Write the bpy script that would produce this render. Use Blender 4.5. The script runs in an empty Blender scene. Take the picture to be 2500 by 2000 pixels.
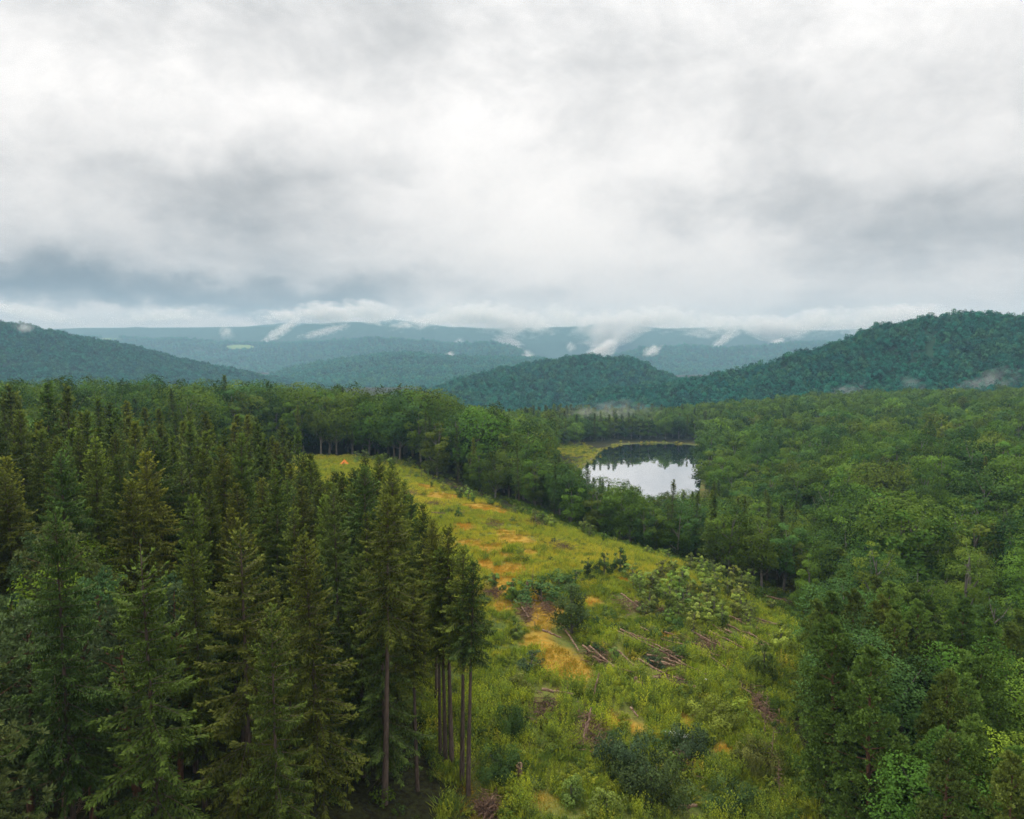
import bpy, math, random
import numpy as np

# ------------------------------------------------------------------ camera, sky, sun, exposure
S = bpy.context.scene
COL = S.collection
CAMZ = 60.0
FPX, CX, CY = 1785.0, 1250.0, 1000.0          # focal length and centre in photograph pixels
PITCH = math.atan2(140.0, FPX)
cam_d = bpy.data.cameras.new('camera'); cam = bpy.data.objects.new('camera', cam_d); COL.objects.link(cam)
cam.location = (0, 0, CAMZ); cam.rotation_euler = (math.pi/2 - PITCH, 0, 0)
cam_d.sensor_fit = 'HORIZONTAL'; cam_d.sensor_width = 36.0; cam_d.lens = 36.0*FPX/2500.0
cam_d.clip_start = 0.5; cam_d.clip_end = 60000
S.camera = cam
SUN_EL, SUN_AZ = math.radians(58), math.radians(-25)   # azimuth from +Y towards +X
sun_d = bpy.data.lights.new('sun', 'SUN'); sun_d.energy = 1.5; sun_d.angle = math.radians(14); sun_d.color = (1.0, 0.95, 0.86)
sun = bpy.data.objects.new('sun', sun_d); COL.objects.link(sun)
sun.rotation_euler = (math.pi/2 - SUN_EL, 0, math.pi - SUN_AZ)
S.view_settings.view_transform = 'Standard'; S.view_settings.look = 'None'
S.view_settings.exposure = 0.50; S.view_settings.gamma = 1.0; S.view_settings.use_curve_mapping = False
S.cycles.max_bounces = 5; S.cycles.diffuse_bounces = 2; S.cycles.glossy_bounces = 2
S.cycles.transmission_bounces = 3; S.cycles.volume_bounces = 2; S.cycles.transparent_max_bounces = 8
S.cycles.use_denoising = True; S.cycles.denoising_prefilter = 'FAST'
S.cycles.caustics_reflective = False; S.cycles.caustics_refractive = False
S.render.film_transparent = False

def NN(nt, typ, **kw):
    n = nt.nodes.new(typ)
    for k, v in kw.items(): setattr(n, k, v)
    return n
class NB:
    """small helper to write node maths"""
    def __init__(s, nt): s.nt = nt
    def set(s, sock, v):
        if isinstance(v, bpy.types.NodeSocket): s.nt.links.new(v, sock)
        elif v is not None: sock.default_value = v
    def m(s, op, a, b=None, c=None, clamp=False):
        n = NN(s.nt, 'ShaderNodeMath', operation=op, use_clamp=clamp)
        s.set(n.inputs[0], a)
        if b is not None: s.set(n.inputs[1], b)
        if c is not None: s.set(n.inputs[2], c)
        return n.outputs[0]
    def v(s, op, a, b=None, out=0):
        n = NN(s.nt, 'ShaderNodeVectorMath', operation=op)
        s.set(n.inputs[0], a)
        if b is not None: s.set(n.inputs[3] if op == 'SCALE' else n.inputs[1], b)
        return n.outputs[out]
    def mix(s, f, a, b, blend='MIX'):
        n = NN(s.nt, 'ShaderNodeMix', data_type='RGBA', blend_type=blend)
        s.set(n.inputs[0], f)
        for i, c in ((6, a), (7, b)):
            s.set(n.inputs[i], (*c, 1) if isinstance(c, tuple) and len(c) == 3 else c)
        return n.outputs[2]
    def noise(s, vec, scale, detail=4, rough=.55, out=0, dist=0.0):
        n = NN(s.nt, 'ShaderNodeTexNoise')
        if vec is not None: s.set(n.inputs['Vector'], vec)
        n.inputs['Scale'].default_value = scale; n.inputs['Detail'].default_value = detail
        n.inputs['Roughness'].default_value = rough; n.inputs['Distortion'].default_value = dist
        return n.outputs[out]
    def smooth(s, x, a, b, lo=0.0, hi=1.0):
        n = NN(s.nt, 'ShaderNodeMapRange', interpolation_type='SMOOTHSTEP')
        s.set(n.inputs[0], x); n.inputs[1].default_value = a; n.inputs[2].default_value = b
        n.inputs[3].default_value = lo; n.inputs[4].default_value = hi
        return n.outputs[0]
    def comb(s, x, y, z):
        n = NN(s.nt, 'ShaderNodeCombineXYZ')
        for i, q in enumerate((x, y, z)): s.set(n.inputs[i], q)
        return n.outputs[0]

def build_world():
    w = bpy.data.worlds.new('World'); S.world = w; w.use_nodes = True
    nt = w.node_tree; nt.nodes.clear(); B = NB(nt)
    out = NN(nt, 'ShaderNodeOutputWorld'); bg = NN(nt, 'ShaderNodeBackground')
    bg.inputs[1].default_value = 0.10
    sky = NN(nt, 'ShaderNodeTexSky', sky_type='NISHITA'); sky.sun_disc = False
    sky.sun_elevation = SUN_EL; sky.sun_rotation = SUN_AZ
    tc = NN(nt, 'ShaderNodeTexCoord'); d = tc.outputs['Generated']
    sp = NN(nt, 'ShaderNodeSeparateXYZ'); nt.links.new(d, sp.inputs[0]); x, y, z = sp.outputs
    el0 = B.m('MULTIPLY', B.m('ARCSINE', z), 57.2958)
    az0 = B.m('MULTIPLY', B.m('ARCTAN2', x, y), 57.2958)
    # cloud deck seen in perspective: project the direction on a layer overhead
    zz = B.m('ADD', B.m('MAXIMUM', z, 0.0), 0.10)
    pv = B.comb(B.m('DIVIDE', x, zz), B.m('DIVIDE', y, zz), 0.37)
    wcol = B.noise(pv, 0.9, 3, .55, out=1)
    wv = B.v('SUBTRACT', wcol, (.5, .5, .5))
    n1 = B.noise(B.v('ADD', pv, B.v('SCALE', wv, 0.9)), 0.55, 6, .56)
    n2 = B.noise(B.v('MULTIPLY', B.v('ADD', d, B.v('SCALE', wv, 0.16)), (1.0, 1.0, 1.3)), 6.0, 12, .66)
    # warped angles for the cloud masses in view
    dn = B.noise(B.v('MULTIPLY', d, (1.0, 1.0, 1.3)), 5.0, 8, .62, out=1); dw = B.v('SUBTRACT', dn, (.5, .5, .5))
    ds = NN(nt, 'ShaderNodeSeparateXYZ'); nt.links.new(dw, ds.inputs[0])
    az = B.m('ADD', az0, B.m('MULTIPLY', ds.outputs[0], 20.0)); el = B.m('ADD', el0, B.m('MULTIPLY', ds.outputs[1], 9.0))
    def blob(u, v, su, sv, amp):
        a = math.degrees(math.atan((u-CX)/FPX)); e = math.degrees(math.atan((CY-v)/FPX) - PITCH)
        p = B.m('POWER', B.m('DIVIDE', B.m('SUBTRACT', az, a), su/31.0), 2.0)
        q = B.m('POWER', B.m('DIVIDE', B.m('SUBTRACT', el, e), sv/31.0), 2.0)
        return B.m('MULTIPLY', B.m('EXPONENT', B.m('MULTIPLY', B.m('ADD', p, q), -1.0)), amp)
    tot = None
    for b in BLOBS:
        o = blob(*b); tot = o if tot is None else B.m('ADD', tot, o)
    dark = B.m('ADD', B.m('MULTIPLY', B.m('SUBTRACT', n1, .5), 0.42), B.m('MULTIPLY', B.m('SUBTRACT', n2, .5), 0.72))
    dens = B.m('ADD', B.m('ADD', dark, .29), tot, clamp=True)
    ramp = NN(nt, 'ShaderNodeValToRGB'); nt.links.new(dens, ramp.inputs[0])
    e = ramp.color_ramp.elements
    e[0].position = 0.0; e[0].color = (8.3, 8.15, 7.95, 1)
    e[1].position = 1.0; e[1].color = (1.5, 1.6, 1.66, 1)
    for p, c in ((.22, (7.3, 7.2, 7.08, 1)), (.45, (5.1, 5.1, 5.08, 1)), (.70, (3.0, 3.08, 3.12, 1))):
        q = e.new(p); q.color = c
    # an overcast sky is brighter overhead than near the horizon
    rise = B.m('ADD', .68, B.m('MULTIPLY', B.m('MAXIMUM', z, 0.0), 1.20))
    # thin gaps let a little of the clear sky through
    gap = B.smooth(n1, .30, .18, 0.0, .18)
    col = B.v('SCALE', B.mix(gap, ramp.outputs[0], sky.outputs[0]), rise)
    # the hazy ground beyond the world's edge
    low = B.smooth(z, -.02, -.10)
    col = B.mix(low, col, (1.2, 1.5, 1.6))
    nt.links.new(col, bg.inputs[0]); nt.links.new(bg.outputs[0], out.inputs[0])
    w.cycles.sampling_method = 'MANUAL'; w.cycles.sample_map_resolution = 512
# (u, v, half width, half height, darkness) of the cloud masses in photograph pixels
BLOBS = [(480, 718, 330, 46, .56), (40, 690, 190, 62, .50), (640, 520, 300, 90, .26), (360, 470, 200, 70, .15),
         (1150, 80, 560, 140, .20), (150, 60, 500, 120, .10), (2250, 400, 420, 150, .10), (2330, 610, 330, 70, .30), (1780, 510, 200, 45, .22),
         (950, 690, 280, 30, .18), (1400, 690, 70, 30, .10),
         (1420, 590, 330, 90, -.26), (700, 330, 420, 90, -.10), (200, 150, 300, 200, -.02), (1250, 400, 350, 120, -.12),
         (300, 770, 700, 14, -.22), (1500, 760, 500, 40, -.10)]
build_world()

# ------------------------------------------------------------------ maths helpers
rng = np.random.default_rng(7); random.seed(7)
_f = np.array([0, math.cos(PITCH), -math.sin(PITCH)]); _u = np.array([0, math.sin(PITCH), math.cos(PITCH)])
def ray(u, v): return _f + np.array([1.0, 0, 0])*((u-CX)/FPX) + _u*((CY-v)/FPX)
def at(u, v, dist):                     # point on the sight line at ground distance dist
    r = ray(u, v); return np.array([0, 0, CAMZ]) + r*(dist/r[1])
def project(P):
    P = np.atleast_2d(P) - np.array([0, 0, CAMZ])
    d = P @ _f
    return CX + FPX*P[:, 0]/d, CY - FPX*(P @ _u)/d, d
_nr = np.random.default_rng(3)
_NW = [(_nr.normal(size=(6, 2)), _nr.uniform(0, 6.28, 6)) for _ in range(6)]
def fbm(x, y, scale, octs=4):           # smooth lumpy noise, about -1..1
    o = 0; a = 1; s = 1.0/scale; t = 0
    for i in range(octs):
        k, ph = _NW[i]
        v = 0
        for j in range(6): v = v + np.sin((x*k[j, 0] + y*k[j, 1])*s*2.2 + ph[j])
        o = o + a*v/2.6; t += a; a *= .5; s *= 2.0
    return o/t
def unit(v): return v/np.maximum(np.linalg.norm(v, axis=-1, keepdims=True), 1e-9)
def inpoly(x, y, poly):
    r = np.zeros(np.shape(x), bool); n = len(poly)
    for i in range(n):
        x1, y1 = poly[i]; x2, y2 = poly[(i+1) % n]
        c = ((y1 > y) != (y2 > y)) & (x < (x2-x1)*(y-y1)/((y2-y1) or 1e-9) + x1)
        r ^= c
    return r
def polydist(x, y, poly, closed=True):
    best = np.full(np.shape(x), 1e9); n = len(poly)
    for i in range(n if closed else n-1):
        a = np.array(poly[i], float); b = np.array(poly[(i+1) % n], float); ab = b-a
        t = np.clip(((x-a[0])*ab[0] + (y-a[1])*ab[1])/(ab @ ab), 0, 1)
        best = np.minimum(best, np.hypot(x-a[0]-t*ab[0], y-a[1]-t*ab[1]))
    return best
def sstep(x, a, b):
    t = np.clip((x-a)/(b-a), 0, 1); return t*t*(3-2*t)

# ------------------------------------------------------------------ terrain
POND = [(25, 318), (19, 285), (25, 255), (48, 238), (68, 240), (76, 285), (90, 340), (106, 400), (120, 448), (118, 470), (97, 480), (72, 473), (51, 437), (38, 384), (30, 345)]
FIELD = [(-3, 30), (-2, 58), (-9, 78), (-16, 98), (-30, 122), (-48, 150), (-85, 180), (-95, 235), (-60, 252), (-40, 243), (-21, 204), (5, 167), (29, 147), (42, 116), (38, 97), (27, 78), (24, 66), (20, 54), (22, 30)]
CTRL = [(0,0,26),(-40,0,30),(40,0,24),(0,25,25),(0,45,24),(-3,58,24),(15,58,23),(8,80,24),(25,80,21.5),(-8,100,24.5),(12,105,24),(32,110,20.5),(-15,130,24.5),(5,140,23.5),(25,140,20.5),
 (-22,165,24.5),(-5,165,23),(-35,200,24),(-20,200,22),(-45,235,23.5),(-70,225,24.5),(-30,45,26),(-45,60,27),(-40,90,26),(-70,105,27.5),(-60,140,26),(-110,150,28),(-150,100,32),
 (-100,200,26),(-160,240,27),(-60,270,23),(-120,300,23),(-220,330,22),(-40,300,20),(0,260,15),(-60,400,8),(-200,450,5),(0,380,5),(12,195,16),(20,172,16),(38,157,14),(52,128,14),(60,100,14),(45,70,18),
 (32,60,21),(30,45,22),(60,60,17),(90,80,15),(40,180,8),(60,160,9),(60,215,2.5),(35,228,2.5),(10,250,8),(10,300,3),(20,370,2),(32,430,2),
 (52,300,-3),(70,350,-3),(85,420,-3),(58,370,-3),(55,270,-3),(102,450,-3),
 (110,160,11),(110,230,9),(160,250,10.5),(140,330,6),(175,420,5),(170,500,4),(250,350,12),(250,500,9),(350,500,12),(400,650,6),(520,680,10),(300,700,0),
 (100,510,2),(60,510,2.5),(130,560,-1),(0,520,0),(100,650,-10),(-100,600,-12),(200,780,-22),(400,800,-12),(-200,700,-25),(0,800,-30),(600,800,-8),(600,500,20),(450,350,25),(350,200,26),(200,120,20),(120,60,18)] \
 + [(x, y, 0.15) for x, y in POND]
_C = np.array(CTRL, float)
def _tps(r2): return np.where(r2 > 1e-9, r2*np.log(np.maximum(r2, 1e-9)), 0)
_n = len(_C); _X = _C[:, :2]/100.0
_K = _tps(((_X[:, None]-_X[None])**2).sum(-1)) + np.eye(_n)*0.004
_P = np.c_[np.ones(_n), _X]
_A = np.block([[_K, _P], [_P.T, np.zeros((3, 3))]])
_W = np.linalg.solve(_A, np.r_[_C[:, 2], 0, 0, 0])
def TH(x, y):
    x = np.asarray(x, float); y = np.asarray(y, float); sh = x.shape
    q = np.c_[x.ravel(), y.ravel()]/100.0
    z = np.empty(len(q))
    for i in range(0, len(q), 20000):
        c = q[i:i+20000]
        z[i:i+20000] = _tps(((c[:, None]-_X[None])**2).sum(-1)) @ _W[:_n] + _W[_n] + c @ _W[_n+1:]
    z = np.clip(z, -34, 40).reshape(sh)
    z = z + .35*fbm(x, y, 14, 3)*np.clip(z/6, 0, 1)
    dx = np.maximum(np.maximum(-230-x, x-560), 0); dy = np.maximum(np.maximum(-60-y, y-760), 0)
    w = sstep(np.hypot(dx, dy), 0, 350)
    far = -42 + 9*fbm(x, y, 900, 3)
    return z*(1-w) + far*w
def th(x, y): return float(TH(np.array([x]), np.array([y]))[0])
def hit(u, v):                          # where the sight line through a pixel meets the ground
    r = ray(u, v); d = np.arange(30, 700, .5); P = np.array([0, 0, CAMZ]) + r*(d/r[1])[:, None]
    g = TH(P[:, 0], P[:, 1]); k = np.nonzero(P[:, 2] <= g)[0]
    i = k[0] if len(k) else len(d)-1
    return np.array([P[i, 0], P[i, 1], g[i]])

# ------------------------------------------------------------------ mesh + material helpers
def mesh_from(name, V, F, mats, midx=None, attrs=None, smooth=False):
    me = bpy.data.meshes.new(name); V = np.asarray(V, np.float32); F = np.asarray(F, np.int32)
    me.vertices.add(len(V)); me.vertices.foreach_set('co', V.ravel())
    k = F.shape[1]; me.loops.add(F.size); me.loops.foreach_set('vertex_index', F.ravel())
    me.polygons.add(len(F)); me.polygons.foreach_set('loop_start', np.arange(len(F), dtype=np.int32)*k)
    me.polygons.foreach_set('loop_total', np.full(len(F), k, np.int32))
    if midx is not None: me.polygons.foreach_set('material_index', np.asarray(midx, np.int32))
    me.polygons.foreach_set('use_smooth', np.full(len(F), bool(smooth)))
    for a, (typ, val) in (attrs or {}).items():
        at_ = me.attributes.new(a, typ, 'POINT')
        at_.data.foreach_set('color' if typ == 'FLOAT_COLOR' else 'vector' if typ == 'FLOAT_VECTOR' else 'value', np.asarray(val, np.int32 if typ == 'INT' else np.float32).ravel())
    for m in (mats if isinstance(mats, (list, tuple)) else [mats]): me.materials.append(m)
    me.update(calc_edges=True)
    return me
def put(name, me, parent=None, loc=(0, 0, 0), rot=(0, 0, 0), scl=(1, 1, 1), **props):
    o = bpy.data.objects.new(name, me); COL.objects.link(o)
    o.location = loc; o.rotation_euler = rot; o.scale = scl
    if parent is not None: o.parent = parent
    for k, v in props.items(): o[k] = v
    return o
def mat(name):
    m = bpy.data.materials.new(name); m.use_nodes = True; nt = m.node_tree; nt.nodes.clear()
    out = NN(nt, 'ShaderNodeOutputMaterial'); return m, nt, NB(nt), out
def leaf_material(name, palette=None, trans=.24, rough=.65, spec=.03, var=.72, stand=.03):
    """foliage: palette None takes the object's own colour, else a colour picked per instance"""
    m, nt, B, out = mat(name)
    a = NN(nt, 'ShaderNodeAttribute', attribute_name='tint'); oi = NN(nt, 'ShaderNodeObjectInfo')
    if palette is None: base = oi.outputs['Color']
    else:
        r = NN(nt, 'ShaderNodeValToRGB'); nt.links.new(oi.outputs['Random'], r.inputs[0])
        r.color_ramp.interpolation = 'LINEAR'; e = r.color_ramp.elements
        for i, c in enumerate(palette):
            p = i/(len(palette)-1)
            q = e[0] if i == 0 else (e[len(e)-1] if i == len(palette)-1 else e.new(p)); q.position = p; q.color = (*c, 1)
        base = r.outputs[0]
        st = B.noise(oi.outputs['Location'], stand, 3, .6)
        f = B.m('ADD', B.m('MULTIPLY', B.smooth(st, .34, .66), .65), B.m('MULTIPLY', oi.outputs['Random'], .35)); nt.links.new(f, r.inputs[0])
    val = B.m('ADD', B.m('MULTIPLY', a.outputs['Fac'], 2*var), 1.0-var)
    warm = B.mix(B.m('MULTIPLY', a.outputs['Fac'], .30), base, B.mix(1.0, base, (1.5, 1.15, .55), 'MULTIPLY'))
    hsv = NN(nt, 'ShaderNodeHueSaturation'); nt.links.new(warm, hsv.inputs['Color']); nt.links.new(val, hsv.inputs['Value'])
    p = NN(nt, 'ShaderNodeBsdfPrincipled'); nt.links.new(hsv.outputs[0], p.inputs['Base Color'])
    p.inputs['Roughness'].default_value = rough; p.inputs['Specular IOR Level'].default_value = spec
    t = NN(nt, 'ShaderNodeBsdfTranslucent'); nt.links.new(B.mix(1.0, hsv.outputs[0], (1.25, 1.3, .6), 'MULTIPLY'), t.inputs[0])
    mx = NN(nt, 'ShaderNodeMixShader'); mx.inputs[0].default_value = trans
    nt.links.new(p.outputs[0], mx.inputs[1]); nt.links.new(t.outputs[0], mx.inputs[2]); nt.links.new(mx.outputs[0], out.inputs[0])
    return m
def bark_material(name, c1, c2, scale=6.0, rough=.9):
    m, nt, B, out = mat(name)
    tc = NN(nt, 'ShaderNodeTexCoord')
    mp = NN(nt, 'ShaderNodeMapping'); mp.inputs['Scale'].default_value = (1, 1, .25); nt.links.new(tc.outputs['Object'], mp.inputs[0])
    n = B.noise(mp.outputs[0], scale, 5, .6); oi = NN(nt, 'ShaderNodeObjectInfo')
    f = B.m('ADD', B.smooth(n, .35, .65), B.m('MULTIPLY', B.m('SUBTRACT', oi.outputs['Random'], .5), .5), clamp=True)
    p = NN(nt, 'ShaderNodeBsdfPrincipled'); nt.links.new(B.mix(f, c1, c2), p.inputs['Base Color']); p.inputs['Roughness'].default_value = rough
    bp = NN(nt, 'ShaderNodeBump'); bp.inputs['Strength'].default_value = .6; bp.inputs['Distance'].default_value = .03
    nt.links.new(n, bp.inputs['Height']); nt.links.new(bp.outputs[0], p.inputs['Normal'])
    nt.links.new(p.outputs[0], out.inputs[0]); return m
def plain(name, c, rough=.7, spec=.3, trans=0.0):
    m, nt, B, out = mat(name)
    n = B.noise(NN(nt, 'ShaderNodeTexCoord').outputs['Object'], 3.0, 4, .6)
    p = NN(nt, 'ShaderNodeBsdfPrincipled'); nt.links.new(B.mix(B.smooth(n, .3, .7, 0, .35), c, tuple(q*.6 for q in c)), p.inputs['Base Color'])
    p.inputs['Roughness'].default_value = rough; p.inputs['Specular IOR Level'].default_value = spec
    sh = p.outputs[0]
    if trans:
        t = NN(nt, 'ShaderNodeBsdfTranslucent'); t.inputs[0].default_value = (*c, 1)
        mx = NN(nt, 'ShaderNodeMixShader'); mx.inputs[0].default_value = trans
        nt.links.new(sh, mx.inputs[1]); nt.links.new(t.outputs[0], mx.inputs[2]); sh = mx.outputs[0]
    nt.links.new(sh, out.inputs[0]); return m

GREEN = [(.051, .118, .032), (.076, .161, .027), (.099, .186, .030), (.079, .141, .024), (.136, .220, .030), (.061, .134, .037), (.107, .161, .027)]
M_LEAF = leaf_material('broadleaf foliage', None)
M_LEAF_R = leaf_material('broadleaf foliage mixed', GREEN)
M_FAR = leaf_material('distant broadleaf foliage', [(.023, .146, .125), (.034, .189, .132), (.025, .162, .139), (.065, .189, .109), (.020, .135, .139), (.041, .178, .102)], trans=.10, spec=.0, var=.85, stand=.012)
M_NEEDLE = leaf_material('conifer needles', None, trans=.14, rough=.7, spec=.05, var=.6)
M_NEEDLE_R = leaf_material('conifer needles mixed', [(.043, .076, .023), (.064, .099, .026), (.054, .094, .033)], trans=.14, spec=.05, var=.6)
M_HERB = leaf_material('herbs and grass', [(.086, .155, .024), (.172, .255, .033), (.343, .385, .044), (.120, .200, .050), (.257, .309, .039), (.077, .132, .033), (.206, .278, .033), (.377, .324, .055)], trans=.30, var=.65, stand=.16)
M_DRY = leaf_material('dry grass', [(.365, .234, .034), (.281, .234, .038), (.449, .248, .034), (.239, .234, .038)], trans=.3, var=.35)
M_PALE = leaf_material('meadow grass', [(.361, .381, .059), (.460, .420, .068), (.263, .336, .050), (.394, .328, .054)], trans=.3, var=.35)
M_BARK_S = bark_material('spruce bark', (.055, .036, .026), (.13, .09, .068))
M_BARK_P = bark_material('pine bark', (.10, .05, .03), (.24, .11, .06))
M_BARK_B = bark_material('broadleaf bark', (.10, .085, .07), (.24, .21, .18))
M_DEAD = bark_material('dead wood', (.15, .08, .055), (.34, .23, .16))
M_LOG = bark_material('weathered log', (.130, .074, .045), (.320, .210, .135), 3.0)
M_TWIG = bark_material('dry brush', (.080, .040, .023), (.208, .123, .077))

# ------------------------------------------------------------------ generators (numpy)
def kites(c, a, n, l, w):
    """leaf shaped quads: centre c, long axis a, normal n, length l, width w"""
    a = unit(a); b = unit(np.cross(n, a)); l = np.broadcast_to(l, len(c))[:, None]; w = np.broadcast_to(w, len(c))[:, None]
    return np.stack([c - a*l*.5, c + b*w*.5 + a*l*.06, c + a*l*.5, c - b*w*.5 + a*l*.06], 1)
class Tubes:
    def __init__(s): s.V = []; s.F = []; s.n = 0
    def add(s, P, R, sides=6):
        P = np.asarray(P, float); R = np.broadcast_to(np.asarray(R, float), len(P))
        T = unit(np.gradient(P, axis=0)); ref = np.array([1.0, 0, 0]) if abs(T[0, 2]) > .7 else np.array([0, 0, 1.0])
        A = unit(np.cross(T, ref)); Bn = np.cross(T, A); an = np.arange(sides)*2*math.pi/sides
        V = P[:, None] + R[:, None, None]*(np.cos(an)[None, :, None]*A[:, None] + np.sin(an)[None, :, None]*Bn[:, None])
        k = len(P); i = np.arange(k-1)[:, None]*sides; j = np.arange(sides)[None]; j2 = (j+1) % sides
        F = np.stack([i+j, i+j2, i+sides+j2, i+sides+j], -1).reshape(-1, 4) + s.n
        s.V.append(V.reshape(-1, 3)); s.F.append(F); s.n += k*sides
    def get(s): return np.concatenate(s.V), np.concatenate(s.F)
def trunk_path(r, H, lean=.15, k=8):
    t = np.linspace(0, 1, k); ph = r.uniform(0, 6.28, 2)
    return np.c_[lean*np.sin(t*3+ph[0])-lean*np.sin(ph[0]), lean*np.sin(t*2.6+ph[1])-lean*np.sin(ph[1]), t*H]

def spruce(seed, H, Rmax, hb, step=.38, card=.30, node=.16, hang=1.0, fill=1.0, bare_top=0.0, dead=True):
    r = np.random.default_rng(seed); Q = []; TN = []; tb = Tubes()
    tp = trunk_path(r, H, .12, 10); tr = np.linspace(.016*H*.55+.06, .02, 10)
    tb.add(tp, tr, 7); ax = lambda z: np.array([np.interp(z, tp[:, 2], tp[:, 0]), np.interp(z, tp[:, 2], tp[:, 1])])
    z = H - .25 - bare_top; az = r.uniform(0, 6.28)
    while z > hb:
        t = (H-z)/(H-hb); nb = int(r.integers(4, 7)) if t > .06 else 4
        for b in range(nb):
            az += 2*math.pi/nb + r.normal(0, .25)
            if r.random() > .93*fill: continue
            zz = z + r.normal(0, step*.35)
            L = Rmax*(.05 + t**.72)*(1-.28*sstep(t, .8, 1.0))*r.uniform(.60, 1.18)*(1+.22*math.sin(zz*1.7+seed)*math.sin(az*2+seed)) + .12
            e0 = math.radians(np.interp(t, [0, .15, .5, 1], [48, 24, 2, -14]) + r.normal(0, 7))
            dr = np.interp(t, [0, .3, 1], [.02, .16, .30])*r.uniform(.6, 1.3); up = r.uniform(.05, .16)
            k = max(3, int(L/node)); s = np.linspace(.10, 1, k)
            hx = L*s*math.cos(e0); hz = L*(math.sin(e0)*s - dr*s**2 + up*s**5)
            az_s = az + r.normal(0, .12)*s
            o = np.array([*ax(zz), zz])
            P = o + np.c_[hx*np.cos(az_s), hx*np.sin(az_s), hz]
            if L > .8: tb.add(np.vstack([o, P[::max(1, k//4)], P[-1:]]), np.linspace(.012+.008*L, .006, len(P[::max(1, k//4)])+2), 3)
            ad = unit(np.gradient(P, axis=0)); side = unit(np.cross(ad, [0, 0, 1.0])); bt = r.uniform(.15, .75)
            for sg in (-1, 1):
                ln = ((.34*L*(1-s)**.8 + .20)*r.uniform(.6, 1.2, k))
                nc = max(1, int(np.ceil(.34*L/card*.55)))
                for q in range(nc):
                    f = (q+.5)/nc
                    dd = unit(ad*.75 + side*sg*.8 + r.normal(0, .18, (k, 3)) + np.array([0, 0, -.18*f-.1*t]))
                    c = P + dd*(ln*f)[:, None]
                    nn = unit(np.array([0, 0, 1.0]) + r.normal(0, .65, (k, 3)))
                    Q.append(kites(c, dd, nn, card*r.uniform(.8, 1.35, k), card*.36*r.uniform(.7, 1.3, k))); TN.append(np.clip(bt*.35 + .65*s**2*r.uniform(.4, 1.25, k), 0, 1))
            if hang > 0 and t > .12:
                nh = max(1, int(round(2.0*hang)))
                for q in range(nh):
                    dd = unit(np.array([0, 0, -1.0]) + ad*.15 + r.normal(0, .22, (k, 3)))
                    ln = card*r.uniform(.8, 2.0, k)*min(1, .5+t)
                    c = P + dd*(ln*.5)[:, None] + side*r.normal(0, .14*L*.5, k)[:, None]
                    Q.append(kites(c, dd, unit(r.normal(0, 1, (k, 3))*np.array([1, 1, .2])), ln, card*.30*r.uniform(.7, 1.3, k))); TN.append(np.clip(bt*.6+r.uniform(-.1, .3, k), 0, 1))
            tipn = 3; dd = unit(ad[-1] + r.normal(0, .35, (tipn, 3)))
            Q.append(kites(P[-1] + dd*card*.4, dd, unit(np.array([0, 0, 1.0])+r.normal(0, .4, (tipn, 3))), card*1.1, card*.36)); TN.append(np.full(tipn, .85))
        z -= step*(.45+.75*min(1, t*2.2))*r.uniform(.8, 1.2)
    k = int(2.2/node); zz = np.linspace(H-1.6-bare_top*.5, H, k); dd = unit(np.c_[r.normal(0, .7, (k, 2)), np.full(k, 1.0)])
    c = np.array([ax(q) for q in zz]); c = np.c_[c, zz] + dd*card*.3
    Q.append(kites(c, dd, unit(r.normal(0, 1, (k, 3))), card*.9, card*.3)); TN.append(np.full(k, .7))
    if dead:
        for q in range(int(hb*2.2)):
            zz = r.uniform(1.2, hb+1); a = r.uniform(0, 6.28); L = r.uniform(.4, 1.7); o = np.array([*ax(zz), zz])
            d = np.array([math.cos(a), math.sin(a), r.uniform(-.5, .1)]); tb.add([o, o+d*L*.5, o+d*L+np.array([0, 0, -.15*L])], [.018, .012, .005], 3)
    Q = np.concatenate(Q); return dict(leaf=(Q, np.concatenate(TN)), wood=tb.get(), H=H, R=Rmax, hb=hb)

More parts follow.
